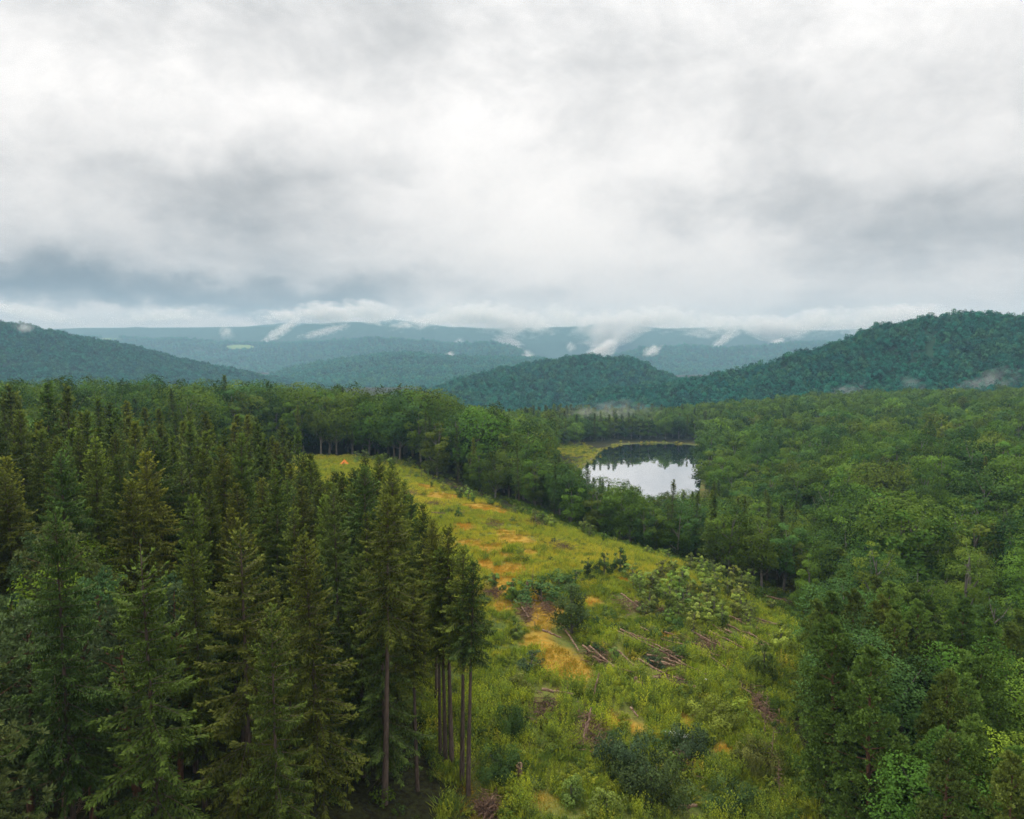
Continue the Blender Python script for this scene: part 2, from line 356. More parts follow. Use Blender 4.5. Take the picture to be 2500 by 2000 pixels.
def pine(seed, H, Rmax, hb, puffs=500, need=.26, conic=.5, npn=13, upright=.6):
    r = np.random.default_rng(seed); Q = []; TN = []; tb = Tubes()
    tp = trunk_path(r, H*.98, .3, 10); tb.add(tp, np.linspace(.012*H+.06, .025, 10), 7)
    ax = lambda z: np.array([np.interp(z, tp[:, 2], tp[:, 0]), np.interp(z, tp[:, 2], tp[:, 1]), z])
    nb = 58; per = max(3, int(puffs*1.5)//nb)
    for b in range(nb):
        t = ((b+r.random())/nb)**.9; z = H - .4 - t*(H-hb-.4); az = b*2.399 + r.normal(0, .3)
        prof = (conic*t**.85 + (1-conic)*math.sqrt(max(0, 1-(2*t-.95)**2*.85)))
        L = Rmax*max(.12, prof)*r.uniform(.65, 1.15); e = math.radians(np.interp(t, [0, .4, 1], [55, 22, -4]) + r.normal(0, 10))
        s = np.linspace(0, 1, 6); o = ax(z)
        P = o + np.c_[L*s*math.cos(e)*math.cos(az), L*s*math.cos(e)*math.sin(az), L*(math.sin(e)*s + .14*s**2)]
        tb.add(P, np.linspace(.02+.014*L, .008, 6), 4)
        k = int(per*(.35+L/Rmax)); q = r.uniform(.3, 1.0, k)**.7
        c = np.c_[np.interp(q, s, P[:, 0]), np.interp(q, s, P[:, 1]), np.interp(q, s, P[:, 2])]
        c = c + r.normal(0, 1, (k, 3))*np.array([.28, .28, .14])*L*(.25+.5*(1-abs(q-.7)))[:, None]
        bt = r.uniform(.2, .8)
        out = unit(c - o + np.array([0, 0, L*upright]))
        for j in range(npn):
            d = unit(out*.9 + r.normal(0, .75, (k, 3)) + np.array([0, 0, .25]))
            Q.append(kites(c + d*need*.5, d, unit(r.normal(0, 1, (k, 3))), need*r.uniform(.8, 1.25, k), need*.30)); TN.append(np.clip(bt*.6 + .4*r.random(k), 0, 1))
    for q in range(int(hb*1.4)):
        zz = r.uniform(hb*.3, hb); a = r.uniform(0, 6.28); L = r.uniform(.4, 1.8); o = ax(zz)
        tb.add([o, o+np.array([math.cos(a)*L*.6, math.sin(a)*L*.6, 0]), o+np.array([math.cos(a)*L, math.sin(a)*L, -.1])], [.025, .014, .006], 3)
    return dict(leaf=(np.concatenate(Q), np.concatenate(TN)), wood=tb.get(), H=H, R=Rmax, hb=hb)

def broadleaf(seed, H, R, leaves, size, lobes=22, base=.28, layered=.5, cone=0.0, trunk=True, wood_r=None, ragged=0.0):
    r = np.random.default_rng(seed); cz0 = H*base; cz1 = H; ch = (cz1-cz0); C = []; LR = []
    for i in range(lobes):
        t = ((i+.5)/lobes)**.8                              # 0 top .. 1 base
        prof = math.sqrt(max(.02, 1-(1-2*min(t*.86+.04, 1))**2))**(.8) if cone <= 0 else (1-cone)*math.sqrt(max(.02, 1-(1-2*t)**2)) + cone*(t**.8)
        rr = R*prof*r.uniform(.45-.3*ragged, .80+.35*ragged); a = i*2.399 + r.normal(0, .4)
        C.append((rr*math.cos(a), rr*math.sin(a), cz1 - ch*(.10+.80*t) + r.normal(0, .03*H))); LR.append(R*r.uniform(.26-.10*ragged, .46-.06*ragged)*(1 if cone <= 0 else (.45+.65*t)))
    C = np.array(C); LR = np.array(LR); share = LR**2/np.sum(LR**2)
    Q = []; TN = []; tb = Tubes()
    for i in range(lobes):
        k = max(6, int(leaves*share[i])); d = unit(r.normal(0, 1, (k, 3)) + np.array([0, 0, .25]))
        lump = 1 + .18*np.sin(d[:, 0]*5+i) + .16*np.sin(d[:, 1]*6+2*i) + .12*np.sin(d[:, 2]*7+3*i)
        rad = LR[i]*lump*(r.uniform(.35, 1.0, k)**.45)
        c = C[i] + d*rad[:, None]*np.array([1.05, 1.05, .78])
        keep = np.ones(k, bool)
        for j in range(lobes):
            if j != i: keep &= np.linalg.norm((c-C[j])/LR[j], axis=1) > .62
        c = c[keep]; d = d[keep]; k = len(c)
        if not k: continue
        cd = unit((c - np.array([0, 0, cz0+.42*ch]))/np.array([R, R, ch*.5]))
        n = unit(d*.45 + cd*.75*(1-layered) + np.array([0, 0, 1.0])*layered + r.normal(0, .24, (k, 3)))
        a = unit(np.cross(n, r.normal(0, 1, (k, 3))) + d*.4)
        Q.append(kites(c, a, n, size*r.uniform(.7, 1.4, k), size*.72*r.uniform(.7, 1.3, k)))
        TN.append(np.clip(r.uniform(.15, .75) + r.normal(0, .08, k), 0, 1))
    if trunk:
        wr = wood_r or .013*H+.05
        tp = trunk_path(r, H*.80, .25*H/18, 8); tb.add(tp, np.linspace(wr, wr*.2, 8), 7)
        for i in range(0, lobes, 2 if lobes > 10 else 1):
            z0 = min(max(C[i][2]-LR[i]-R*.5, cz0*.7), H*.72); o = np.array([np.interp(z0, tp[:, 2], tp[:, 0]), np.interp(z0, tp[:, 2], tp[:, 1]), z0])
            m_ = o*.45 + C[i]*.55 + np.array([0, 0, -.06*H*.5]); tb.add([o, m_, C[i]], [wr*.45, wr*.28, wr*.08], 4)
    w = tb.get() if trunk else None
    return dict(leaf=(np.concatenate(Q), np.concatenate(TN)), wood=w, H=H, R=R, hb=cz0)

def crown_mesh(name, T, m): 
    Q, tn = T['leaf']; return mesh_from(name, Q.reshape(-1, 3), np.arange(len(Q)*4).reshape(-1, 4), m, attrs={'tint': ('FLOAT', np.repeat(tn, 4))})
def wood_mesh(name, T, m): return mesh_from(name, *T['wood'], m, smooth=True)
def joint_mesh(name, T, ml, mw):
    Q, tn = T['leaf']; V = Q.reshape(-1, 3); F = np.arange(len(Q)*4).reshape(-1, 4); mi = np.zeros(len(F)); tint = np.repeat(tn, 4)
    if T['wood'] is not None:
        wv, wf = T['wood']; F = np.vstack([F, wf+len(V)]); mi = np.r_[mi, np.ones(len(wf))]; V = np.vstack([V, wv]); tint = np.r_[tint, np.full(len(wv), .5)]
    return mesh_from(name, V, F, [ml, mw], mi, {'tint': ('FLOAT', tint)})

def scatter(name, P, yaw, scl, meshes, idx=None, tilt=None, **props):
    """one 'stuff' object: mesh copies on points"""
    P = np.asarray(P, np.float32); n = len(P)
    pm = bpy.data.meshes.new(name); pm.vertices.add(n); pm.vertices.foreach_set('co', P.ravel())
    scl = np.asarray(scl, np.float32)
    if scl.ndim == 1: scl = np.repeat(scl[:, None], 3, 1)
    rot = np.zeros((n, 3), np.float32); rot[:, 2] = yaw
    if tilt is not None: rot[:, :2] = tilt
    idx = rng.integers(0, len(meshes), n) if idx is None else idx
    for a, t, k, v in (('rot', 'FLOAT_VECTOR', 'vector', rot), ('scl', 'FLOAT_VECTOR', 'vector', scl), ('idx', 'INT', 'value', np.asarray(idx, np.int32))):
        pm.attributes.new(a, t, 'POINT').data.foreach_set(k, v.ravel())
    pm.materials.append(meshes[0].materials[0])
    cl = bpy.data.collections.new(name + ' kinds')
    for i, me in enumerate(meshes):
        cl.objects.link(bpy.data.objects.new('%s kind %02d' % (name, i), me))
    o = put(name, pm, **props); md = o.modifiers.new('scatter', 'NODES')
    ng = bpy.data.node_groups.new('scatter', 'GeometryNodeTree')
    ng.interface.new_socket('Geometry', in_out='INPUT', socket_type='NodeSocketGeometry')
    ng.interface.new_socket('Geometry', in_out='OUTPUT', socket_type='NodeSocketGeometry')
    gi = NN(ng, 'NodeGroupInput'); go = NN(ng, 'NodeGroupOutput'); L = ng.links.new
    ci = NN(ng, 'GeometryNodeCollectionInfo'); ci.inputs[0].default_value = cl; ci.inputs[1].default_value = True; ci.inputs[2].default_value = True
    ip = NN(ng, 'GeometryNodeInstanceOnPoints'); ip.inputs['Pick Instance'].default_value = True
    def attr(nm, t):
        q = NN(ng, 'GeometryNodeInputNamedAttribute', data_type=t); q.inputs[0].default_value = nm; return q.outputs[0]
    e = NN(ng, 'FunctionNodeEulerToRotation'); L(attr('rot', 'FLOAT_VECTOR'), e.inputs[0])
    L(gi.outputs[0], ip.inputs['Points']); L(ci.outputs[0], ip.inputs['Instance']); L(attr('idx', 'INT'), ip.inputs['Instance Index'])
    L(e.outputs[0], ip.inputs['Rotation']); L(attr('scl', 'FLOAT_VECTOR'), ip.inputs['Scale']); L(ip.outputs[0], go.inputs[0])
    md.node_group = ng
    return o

# ------------------------------------------------------------------ the ground sheet
def pix_blobs(lst): return [(*hit(u, v)[:2], r) for u, v, r in lst]
DRY = pix_blobs([(1330,1490,3.0),(1312,1462,2.4),(1322,1522,2.2),(1312,1568,2.0),(1350,1592,2.0),(1395,1640,2.8),(1345,1632,1.6),(1228,1482,2.2),(1215,1446,1.8),(1205,1243,7),(1165,1240,5),(1260,1322,4.0),
    (1232,1300,3),(1082,1212,6),(1255,1392,3.5),(1225,1424,2.5),(1552,1782,1.0),(1500,1772,.9),(1682,1765,.9),(1335,1962,1.2),(1152,1950,1.3),(1165,1985,1.3),(1765,1832,.9),(1360,1690,.8),(1150,1330,3),(1240,1360,2),(1215,1395,2.2),(1130,1290,3),(1040,1190,4),(1330,1330,2),(1180,1380,2.5),(1200,1340,3),(1290,1350,2),(1440,1470,2),(1530,1420,2),(1620,1560,1.5)])
def dryness(x, y):
    d = np.zeros(np.shape(x))
    for bx, by, r in DRY: d = np.maximum(d, np.exp(-((x-bx)**2*1.3+(y-by)**2*.55)/(r*r)*.9))
    return np.clip(d*1.25 + .18*fbm(x, y, 5, 3)*(d > .05), 0, 1)
def build_ground():
    xs = np.unique(np.concatenate([[-9300, -6000, -4000, -2600, -1700, -1100, -800, -600, -450, -360, -300], np.arange(-260, -100, 5), np.arange(-100, 60, 2), np.arange(60, 560, 5), [580, 620, 680, 760, 900, 1100, 1400, 1900, 2700, 4000, 6000, 9300]]))
    ys = np.unique(np.concatenate([[-1500, -600, -250, -100, -40, 0, 15], np.arange(25, 250, 2), np.arange(250, 800, 5), [820, 860, 920, 1000, 1150, 1350, 1700, 2200, 3000, 4200, 6000, 9100]]))
    X, Y = np.meshgrid(xs, ys); Z = TH(X, Y); nx, ny = len(xs), len(ys)
    i = (np.arange(ny-1)[:, None]*nx + np.arange(nx-1)[None]).ravel(); F = np.stack([i, i+1, i+nx+1, i+nx], 1)
    x, y = X.ravel(), Y.ravel()
    inf = inpoly(x, y, FIELD); df = polydist(x, y, FIELD); fld = np.where(inf, np.clip(.5+df/6, 0, 1), np.clip(.5-df/6, 0, 1))
    g_ = hit(1368, 1094); fld = np.maximum(fld, np.exp(-((x-g_[0])**2/13**2 + (y-g_[1])**2/26**2)))
    dp = polydist(x, y, POND); sh = np.where(inpoly(x, y, POND), 1, np.clip(1-(dp-1.5)/4, 0, 1))
    m, nt, B, out = mat('meadow and forest floor')
    P = NN(nt, 'ShaderNodeNewGeometry').outputs['Position']
    A = lambda n: NN(nt, 'ShaderNodeAttribute', attribute_name=n).outputs['Fac']
    n1 = B.noise(P, .22, 5, .6); n2 = B.noise(P, 1.6, 5, .65); n3 = B.noise(P, .06, 3, .5)
    floor = B.mix(B.smooth(n2, .35, .7), (.022, .020, .010), (.045, .050, .016))
    grass = B.mix(B.smooth(n1, .35, .65), (.10, .14, .032), (.19, .20, .045))
    grass = B.mix(B.smooth(n2, .5, .75, 0, .6), grass, (.05, .05, .02))
    dry = B.mix(B.smooth(n2, .35, .7), (.44, .25, .035), (.34, .25, .045))
    c = B.mix(A('field'), floor, grass); c = B.mix(B.smooth(B.m('ADD', A('dry'), B.m('MULTIPLY', B.m('SUBTRACT', n2, .5), .5)), .22, .85), c, dry)
    c = B.mix(A('shore'), c, B.mix(B.smooth(n1, .4, .6), (.12, .15, .035), (.15, .13, .045)))
    p = NN(nt, 'ShaderNodeBsdfPrincipled'); nt.links.new(c, p.inputs['Base Color']); p.inputs['Roughness'].default_value = .95; p.inputs['Specular IOR Level'].default_value = .1
    bp = NN(nt, 'ShaderNodeBump'); bp.inputs['Strength'].default_value = .9; bp.inputs['Distance'].default_value = .4; nt.links.new(n2, bp.inputs['Height']); nt.links.new(bp.outputs[0], p.inputs['Normal'])
    nt.links.new(p.outputs[0], out.inputs[0])
    me = mesh_from('ground', np.c_[x, y, Z.ravel()], F, m, attrs={'field': ('FLOAT', fld), 'dry': ('FLOAT', dryness(x, y)*inf), 'shore': ('FLOAT', sh)}, smooth=True)
    put('ground', me, kind='structure', label='uneven meadow and dark forest floor running out to the hills')
build_ground()

def build_pond():
    n = 96; P = np.array(POND, float); c = P.mean(0)
    # a rounded outline a little wider than the basin, so that the ground forms the bank
    k = len(P); t = np.arange(n)*k/n; i = t.astype(int); f = (t-i)[:, None]
    p0, p1, p2, p3 = P[(i-1) % k], P[i % k], P[(i+1) % k], P[(i+2) % k]
    O = .5*((2*p1) + (-p0+p2)*f + (2*p0-5*p1+4*p2-p3)*f**2 + (-p0+3*p1-3*p2+p3)*f**3)
    O = c + (O-c)*1.03
    me = bpy.data.meshes.new('pond_water'); V = [(x, y, 0.0) for x, y in O]
    me.from_pydata(V, [], [list(range(n))]); me.update()
    m, nt, B, out = mat('still pond water')
    pos = NN(nt, 'ShaderNodeNewGeometry').outputs['Position']
    gl = NN(nt, 'ShaderNodeBsdfGlossy'); gl.inputs['Roughness'].default_value = .015; gl.inputs[0].default_value = (.97, .98, 1, 1)
    df = NN(nt, 'ShaderNodeBsdfDiffuse'); df.inputs[0].default_value = (.010, .018, .016, 1)
    fr = NN(nt, 'ShaderNodeFresnel'); fr.inputs[0].default_value = 60.0
    bp = NN(nt, 'ShaderNodeBump'); bp.inputs['Strength'].default_value = .02; bp.inputs['Distance'].default_value = .02
    nt.links.new(B.noise(pos, .9, 3, .5), bp.inputs['Height']); nt.links.new(bp.outputs[0], gl.inputs['Normal'])
    mx = NN(nt, 'ShaderNodeMixShader'); nt.links.new(fr.outputs[0], mx.inputs[0]); nt.links.new(df.outputs[0], mx.inputs[1]); nt.links.new(gl.outputs[0], mx.inputs[2])
    nt.links.new(mx.outputs[0], out.inputs[0]); me.materials.append(m)
    put('pond_water', me, kind='structure', label='still pond mirroring the white sky and the far shore trees')
build_pond()

# ------------------------------------------------------------------ hills and the woods on them
M_HILL, nt_, B_, out_ = mat('wooded hill soil')
_p = NN(nt_, 'ShaderNodeBsdfPrincipled'); _p.inputs['Roughness'].default_value = 1; _p.inputs['Specular IOR Level'].default_value = 0
nt_.links.new(B_.mix(B_.smooth(B_.noise(NN(nt_, 'ShaderNodeNewGeometry').outputs['Position'], .02, 5, .6), .35, .65), (.022, .060, .040), (.034, .080, .050)), _p.inputs['Base Color']); nt_.links.new(_p.outputs[0], out_.inputs[0])

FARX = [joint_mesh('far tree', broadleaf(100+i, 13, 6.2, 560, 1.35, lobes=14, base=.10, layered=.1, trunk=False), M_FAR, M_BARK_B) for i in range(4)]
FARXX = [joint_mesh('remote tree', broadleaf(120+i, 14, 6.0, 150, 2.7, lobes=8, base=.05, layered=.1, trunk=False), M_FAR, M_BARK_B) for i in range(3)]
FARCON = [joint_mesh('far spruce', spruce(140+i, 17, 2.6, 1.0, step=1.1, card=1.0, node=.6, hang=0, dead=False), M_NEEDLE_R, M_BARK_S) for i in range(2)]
def hill(ridge, width, base, label, forest, wood_label, spacing=7.0, kinds=FARX, scale=1.0, tree_h=11, back=.35, conifers=0.0, rough=1.0, seed=0, clear=()):
    r = np.random.default_rng(500+seed)
    K = np.array([at(u, v, d) for u, v, d in ridge]); K[:, 2] -= tree_h*.9*scale
    seg = np.r_[0, np.cumsum(np.hypot(*np.diff(K[:, :2], axis=0).T))]; Ltot = seg[-1]
    def surf(s, t):                       # s along the ridge in metres, t across in widths (negative: towards the viewer)
        k = np.c_[np.interp(s, seg, K[:, 0]), np.interp(s, seg, K[:, 1]), np.interp(s, seg, K[:, 2])]
        q = np.minimum(s+60, Ltot); p = np.maximum(s-60, 0)
        dx = np.interp(q, seg, K[:, 0])-np.interp(p, seg, K[:, 0]); dy = np.interp(q, seg, K[:, 1])-np.interp(p, seg, K[:, 1])
        # across direction: away from the viewer, level
        away = k[:, :2]/np.hypot(k[:, 0], k[:, 1])[:, None]
        x = k[:, 0]+away[:, 0]*t*width; y = k[:, 1]+away[:, 1]*t*width
        f = np.exp(-1.25*np.abs(t)**1.7)
        amp = (k[:, 2]-base)
        z = base + amp*f + (1-np.exp(-3*np.abs(t)))*f*rough*width*.045*fbm(x, y, width*.55, 4)
        return x, y, z
    ns = max(24, int(Ltot/(width*.06))); tt = np.linspace(-1.9, 1.4, 60)
    Sg, Tg = np.meshgrid(np.linspace(0, Ltot, ns), tt); X, Y, Z = surf(Sg.ravel(), Tg.ravel())
    i = (np.arange(len(tt)-1)[:, None]*ns + np.arange(ns-1)[None]).ravel(); F = np.stack([i, i+1, i+ns+1, i+ns], 1)
    put('hill', mesh_from('hill', np.c_[X, Y, Z], F, M_HILL, smooth=True), kind='structure', label=label)
    if not forest: return
    area = Ltot*width*(1.55+back); n = int(area/spacing**2)
    s = r.uniform(0, Ltot, n); t = r.uniform(-1.55, back, n); x, y, z = surf(s, t)
    u, v, d = project(np.c_[x, y, z+8]); ok = (u > -220) & (u < 2720)
    for cu, cv, ru, rv in clear: ok &= ((u-cu)/ru)**2 + ((v-cv)/rv)**2 > 1
    for cu, cv, ru, rv in clear:           # a pasture lies on the hillside
        Sf, Tf = np.meshgrid(np.linspace(0, Ltot, 900), np.linspace(-1.5, .1, 200)); X, Y, Z = surf(Sf.ravel(), Tf.ravel()); Z = Z + 3
        uu, vv, _ = project(np.c_[X, Y, Z]); ins = ((uu-cu)/ru)**2 + ((vv-cv)/rv)**2 + .35*fbm(X, Y, 90, 2) < .85
        i = (np.arange(199)[:, None]*900 + np.arange(899)[None]).ravel(); q = ins[i] & ins[i+1] & ins[i+901] & ins[i+900]; i = i[q]
        if len(i): put('pasture', mesh_from('pasture', np.c_[X, Y, Z], np.stack([i, i+1, i+901, i+900], 1), plain('pale pasture grass', (.17, .26, .11), .9, .0), smooth=True), kind='structure', label='pale green pasture on the far wooded ridge')
    P = np.c_[x, y, z-.5][ok]; n = len(P); sc = scale*r.uniform(.55, 1.3, n)*(1+.25*fbm(P[:, 0], P[:, 1], 60, 2))
    ms = list(kinds); idx = r.integers(0, len(ms), n)
    if conifers > 0:
        ms = ms + FARCON; q = r.random(n) < conifers; idx[q] = len(kinds) + r.integers(0, len(FARCON), q.sum())
    scatter('hillside_forest', P, r.uniform(0, 6.28, n), np.c_[sc, sc, sc*r.uniform(.85, 1.2, n)], ms, idx, kind='stuff', label=wood_label)
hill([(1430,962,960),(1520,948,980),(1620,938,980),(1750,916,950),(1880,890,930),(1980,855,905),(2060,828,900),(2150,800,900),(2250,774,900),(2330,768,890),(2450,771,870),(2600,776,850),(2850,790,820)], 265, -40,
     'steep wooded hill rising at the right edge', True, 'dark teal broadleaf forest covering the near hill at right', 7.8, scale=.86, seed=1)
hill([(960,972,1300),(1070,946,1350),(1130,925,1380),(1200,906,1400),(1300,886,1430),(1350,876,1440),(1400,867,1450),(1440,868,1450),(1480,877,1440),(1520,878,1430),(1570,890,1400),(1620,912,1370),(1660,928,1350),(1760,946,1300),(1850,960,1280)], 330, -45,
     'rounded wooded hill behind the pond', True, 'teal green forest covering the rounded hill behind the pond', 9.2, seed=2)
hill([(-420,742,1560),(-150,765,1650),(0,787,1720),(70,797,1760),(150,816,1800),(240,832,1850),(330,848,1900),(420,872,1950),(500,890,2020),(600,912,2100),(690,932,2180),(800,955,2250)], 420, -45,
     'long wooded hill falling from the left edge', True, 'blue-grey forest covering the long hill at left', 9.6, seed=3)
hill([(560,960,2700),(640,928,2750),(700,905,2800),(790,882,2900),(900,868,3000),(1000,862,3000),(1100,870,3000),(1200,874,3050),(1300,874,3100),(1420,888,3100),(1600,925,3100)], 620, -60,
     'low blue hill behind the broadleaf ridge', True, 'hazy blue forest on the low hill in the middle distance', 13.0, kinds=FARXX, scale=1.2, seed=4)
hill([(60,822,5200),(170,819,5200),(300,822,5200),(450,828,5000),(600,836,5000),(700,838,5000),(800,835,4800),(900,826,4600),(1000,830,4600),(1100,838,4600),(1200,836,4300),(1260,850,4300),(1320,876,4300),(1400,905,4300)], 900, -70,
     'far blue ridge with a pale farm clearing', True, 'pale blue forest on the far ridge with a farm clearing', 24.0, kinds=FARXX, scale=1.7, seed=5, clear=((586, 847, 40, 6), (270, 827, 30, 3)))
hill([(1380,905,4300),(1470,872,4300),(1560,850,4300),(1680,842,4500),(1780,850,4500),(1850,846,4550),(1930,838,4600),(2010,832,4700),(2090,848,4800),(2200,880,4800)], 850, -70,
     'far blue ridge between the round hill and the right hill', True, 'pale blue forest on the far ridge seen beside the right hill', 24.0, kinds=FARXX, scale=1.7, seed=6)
hill([(-300,806,6400),(0,806,6400),(200,798,6400),(450,797,6500),(700,794,6500),(850,786,6500),(1000,794,6500),(1200,799,6500),(1400,795,6500),(1600,800,6500),(1800,795,6600),(2000,804,6600),(2200,810,6600),(2600,804,6600)], 1100, -80,
     'faint blue ridge below the low clouds', False, '', rough=1.3, seed=7)
hill([(-400,806,7600),(-100,800,7600),(120,812,7600),(330,796,7600),(480,806,7600),(700,786,7600),(860,792,7600),(960,778,7600),(1130,800,7600),(1300,806,7600),(1480,786,7600),(1640,802,7600),(1800,792,7600),(1990,806,7600),(2200,796,7600),(2800,800,7600)], 900, -80,
     'palest ridge at the horizon under the clouds', False, '', rough=1.2, seed=8)

# ------------------------------------------------------------------ where every tree stands
TREES = []      # dict(kind, x, y, z, s, zone, proto)
def fill(poly, spacing, seed, jitter=.42):
    r = np.random.default_rng(seed); P = np.array(poly); x0, y0 = P.min(0); x1, y1 = P.max(0)
    gx, gy = np.meshgrid(np.arange(x0, x1, spacing), np.arange(y0, y1, spacing*.87)); gx = gx + (np.arange(gx.shape[0]) % 2)[:, None]*spacing*.5
    gx = gx.ravel() + r.uniform(-jitter, jitter, gx.size)*spacing; gy = gy.ravel() + r.uniform(-jitter, jitter, gy.size)*spacing
    k = inpoly(gx, gy, poly); return gx[k], gy[k], r
# prototypes: near, middle and far detail
PB = {'n': [broadleaf(10, 17, 4.8, 17000, .21, 30, .18, .3), broadleaf(11, 16, 4.0, 14000, .20, 26, .12, .3, cone=.25), broadleaf(12, 18, 5.4, 20000, .22, 34, .2, .5), broadleaf(13, 15, 3.7, 13000, .19, 24, .08, .3, cone=.4)],
      'm': [broadleaf(20+i, h, r, n, .40, l, b, lay, c) for i, (h, r, n, l, b, lay, c) in enumerate([(18, 5.6, 6600, 26, .22, .2, 0), (17, 4.9, 5600, 22, .18, .15, .2), (18, 6.3, 7600, 32, .26, .25, 0), (16, 4.2, 4600, 20, .12, .15, .35), (18, 5.2, 6000, 24, .26, .2, .1)])],
      'f': [broadleaf(30+i, h, r, n, .72, l, b, .15) for i, (h, r, n, l, b) in enumerate([(18, 5.6, 2100, 20, .15), (17, 5.0, 1800, 16, .12), (18, 6.2, 2400, 22, .2), (16, 4.5, 1600, 14, .1)])]}
PS = {'n': [spruce(40, 25, 3.8, 6.5, hang=1.5, card=.32), spruce(41, 23, 3.3, 5, step=.34, hang=1.2), spruce(42, 26, 4.1, 9, hang=1.6, fill=.92, card=.32), spruce(43, 22, 3.1, 8, hang=1.1), spruce(44, 24, 3.5, 10.5, step=.36, hang=1.5), spruce(45, 24, 4.7, 3.5, step=.55, hang=1.7, fill=.85, card=.33), spruce(46, 21, 4.0, 2.5, step=.46, hang=1.4, fill=.9)],
      'm': [spruce(50, 24, 3.0, 5, step=.62, card=.55, node=.34, hang=.5, dead=False), spruce(51, 22, 2.6, 3, step=.6, card=.52, node=.32, hang=.5, dead=False), spruce(52, 25, 3.3, 6, step=.62, card=.55, node=.34, hang=.5, dead=False)],
      'f': [spruce(60, 19, 3.0, 1.5, step=.95, card=.85, node=.55, hang=.5, dead=False), spruce(61, 17, 2.5, 1, step=.9, card=.8, node=.5, hang=.5, dead=False)]}
PP = {'n': [pine(70, 19, 3.6, 6, 620, .36, .35), pine(71, 17, 3.2, 4, 600, .36, .3), pine(72, 20, 3.9, 7, 680, .38, .4)],
      'm': [pine(75, 17, 3.3, 2.0, 1050, .36, .6, 13, 1.1), pine(76, 16, 3.0, 1.6, 980, .35, .65, 13, 1.2), pine(77, 18, 3.5, 2.4, 1100, .37, .6, 13, 1.1)]}
EDGESPRUCE = [spruce(95, 24, 2.9, 13.5, step=.36, hang=1.2), spruce(96, 24, 2.6, 14.5, step=.36, hang=1.0)]
PS['n'] += EDGESPRUCE
BIGSPRUCE = spruce(90, 27, 4.6, 4.5, step=.62, card=.34, node=.15, hang=1.7, fill=.9, bare_top=1.6)
BIGSPRUCE2 = spruce(91, 25, 4.3, 5.5, step=.58, card=.33, node=.15, hang=1.6, fill=.88)

def add(kind, x, y, s, zone, lod, pi, tone=0, sx=None, yaw=None, special=None):
    TREES.append(dict(kind=kind, x=float(x), y=float(y), z=th(x, y), s=float(s), sx=float(sx if sx else s), zone=zone, lod=lod, pi=int(pi), tone=int(tone), yaw=float(rng.uniform(0, 6.28) if yaw is None else yaw), special=special))
def zone(name, poly, spacing, seed, mix, lodf, hs=(.8, 1.15), tones=(0, 1, 2, 3, 5, 6), avoid=()):
    x, y, r = fill(poly, spacing, seed)
    for i in range(len(x)):
        if any((x[i]-a)**2 + (y[i]-b)**2 < c*c for a, b, c in avoid): continue
        k = r.random(); acc = 0
        for kind, p in mix:
            acc += p
            if k < acc: break
        lod = lodf(kind, y[i]); s = r.uniform(*hs) if not callable(hs) else hs(kind, x[i], y[i], r)
        n = min(7, len({'b': PB, 's': PS, 'p': PP}[kind][lod]))
        add(kind, x[i], y[i], s, name, lod, r.integers(n), tones[r.integers(len(tones))], sx=s*(r.uniform(.92, 1.30) if kind == 'b' else r.uniform(.74, 1.08)))
lod_b = lambda k, y: ('n' if y < 125 else 'm' if y < 330 else 'f') if k != 'p' else 'm'
# the spruce stand on the left of the clearing
Z_STAND = [(-10, 44), (-9.5, 62), (-12, 78), (-20, 98), (-35, 122), (-46, 136), (-60, 152), (-80, 150), (-130, 136), (-130, 110), (-75, 78), (-44, 66), (-27, 56), (-18, 47), (-14, 38)]
BIG = [(at(362, 1312, 41), BIGSPRUCE), (at(590, 1290, 46), BIGSPRUCE2)]
av = [(p[0], p[1], 5.0) for p, _ in BIG]
def stand_h(k, x, y, r):
    u = CX + FPX*x/y
    f = np.interp(u, [0, 300, 560, 750, 950, 1100], [1.08, 1.02, .96, .92, .90, .86])
    if abs(u-841) < 60 and y > 60:          # a gap in the stand shows the tent
        return max(.35, (at(u, 1158, y)[2] - th(x, y))/25.0)
    if abs(u-930) < 45 and y > 90: f = .82
    return r.uniform(.80, 1.06)*(f if y > 75 else (1+f)/2)*(1 if y < 105 else .95)
zone('stand', Z_STAND, 5.0, 1, [('s', 1.0)], lambda k, y: 'n' if y < 92 else 'm', hs=stand_h, avoid=av)
for (p, T), sp in zip(BIG, ('bigspruce', 'bigspruce2')):
    g = th(p[0], p[1]); add('s', p[0], p[1], (p[2]-g)/T['H'], 'stand', sp, 0, special=sp)
# the tall bare-stemmed spruces at the clearing's edge
for u, v, d, tv in ((1143, 1990, 57, 1375), (1128, 1965, 58.5, 1330), (1104, 1930, 61, 1290), (1088, 1925, 61.5, 1340), (1076, 1915, 62, 1400), (1020, 1990, 57, 1430), (940, 1990, 55, 1210)):
    p = at(u, v, d); top = at(u, tv, d)[2]; g = th(p[0], p[1]); add('s', p[0], p[1], (top-g)/24, 'edge', 'n', 7+int(u) % 2, sx=(top-g)/24)
for n_, (u, v, d) in enumerate([(640, 1062, 118), (672, 1080, 112), (705, 1092, 110), (735, 1108, 105), (768, 1132, 112), (800, 1152, 100), (838, 1162, 95), (866, 1142, 92), (892, 1118, 95), (926, 1112, 98), (952, 1138, 92), (978, 1172, 88), (1004, 1205, 84), (1032, 1230, 79), (1062, 1268, 72), (855, 1180, 82), (900, 1190, 78), (780, 1170, 88)]):
    p = at(u, v, d); g = th(p[0], p[1]); sc_ = (p[2]-g)/PS['n'][n_ % 5]['H']; add('s', p[0], p[1], sc_, 'stand', 'n', n_ % 5, sx=max(sc_, .7)*.95)
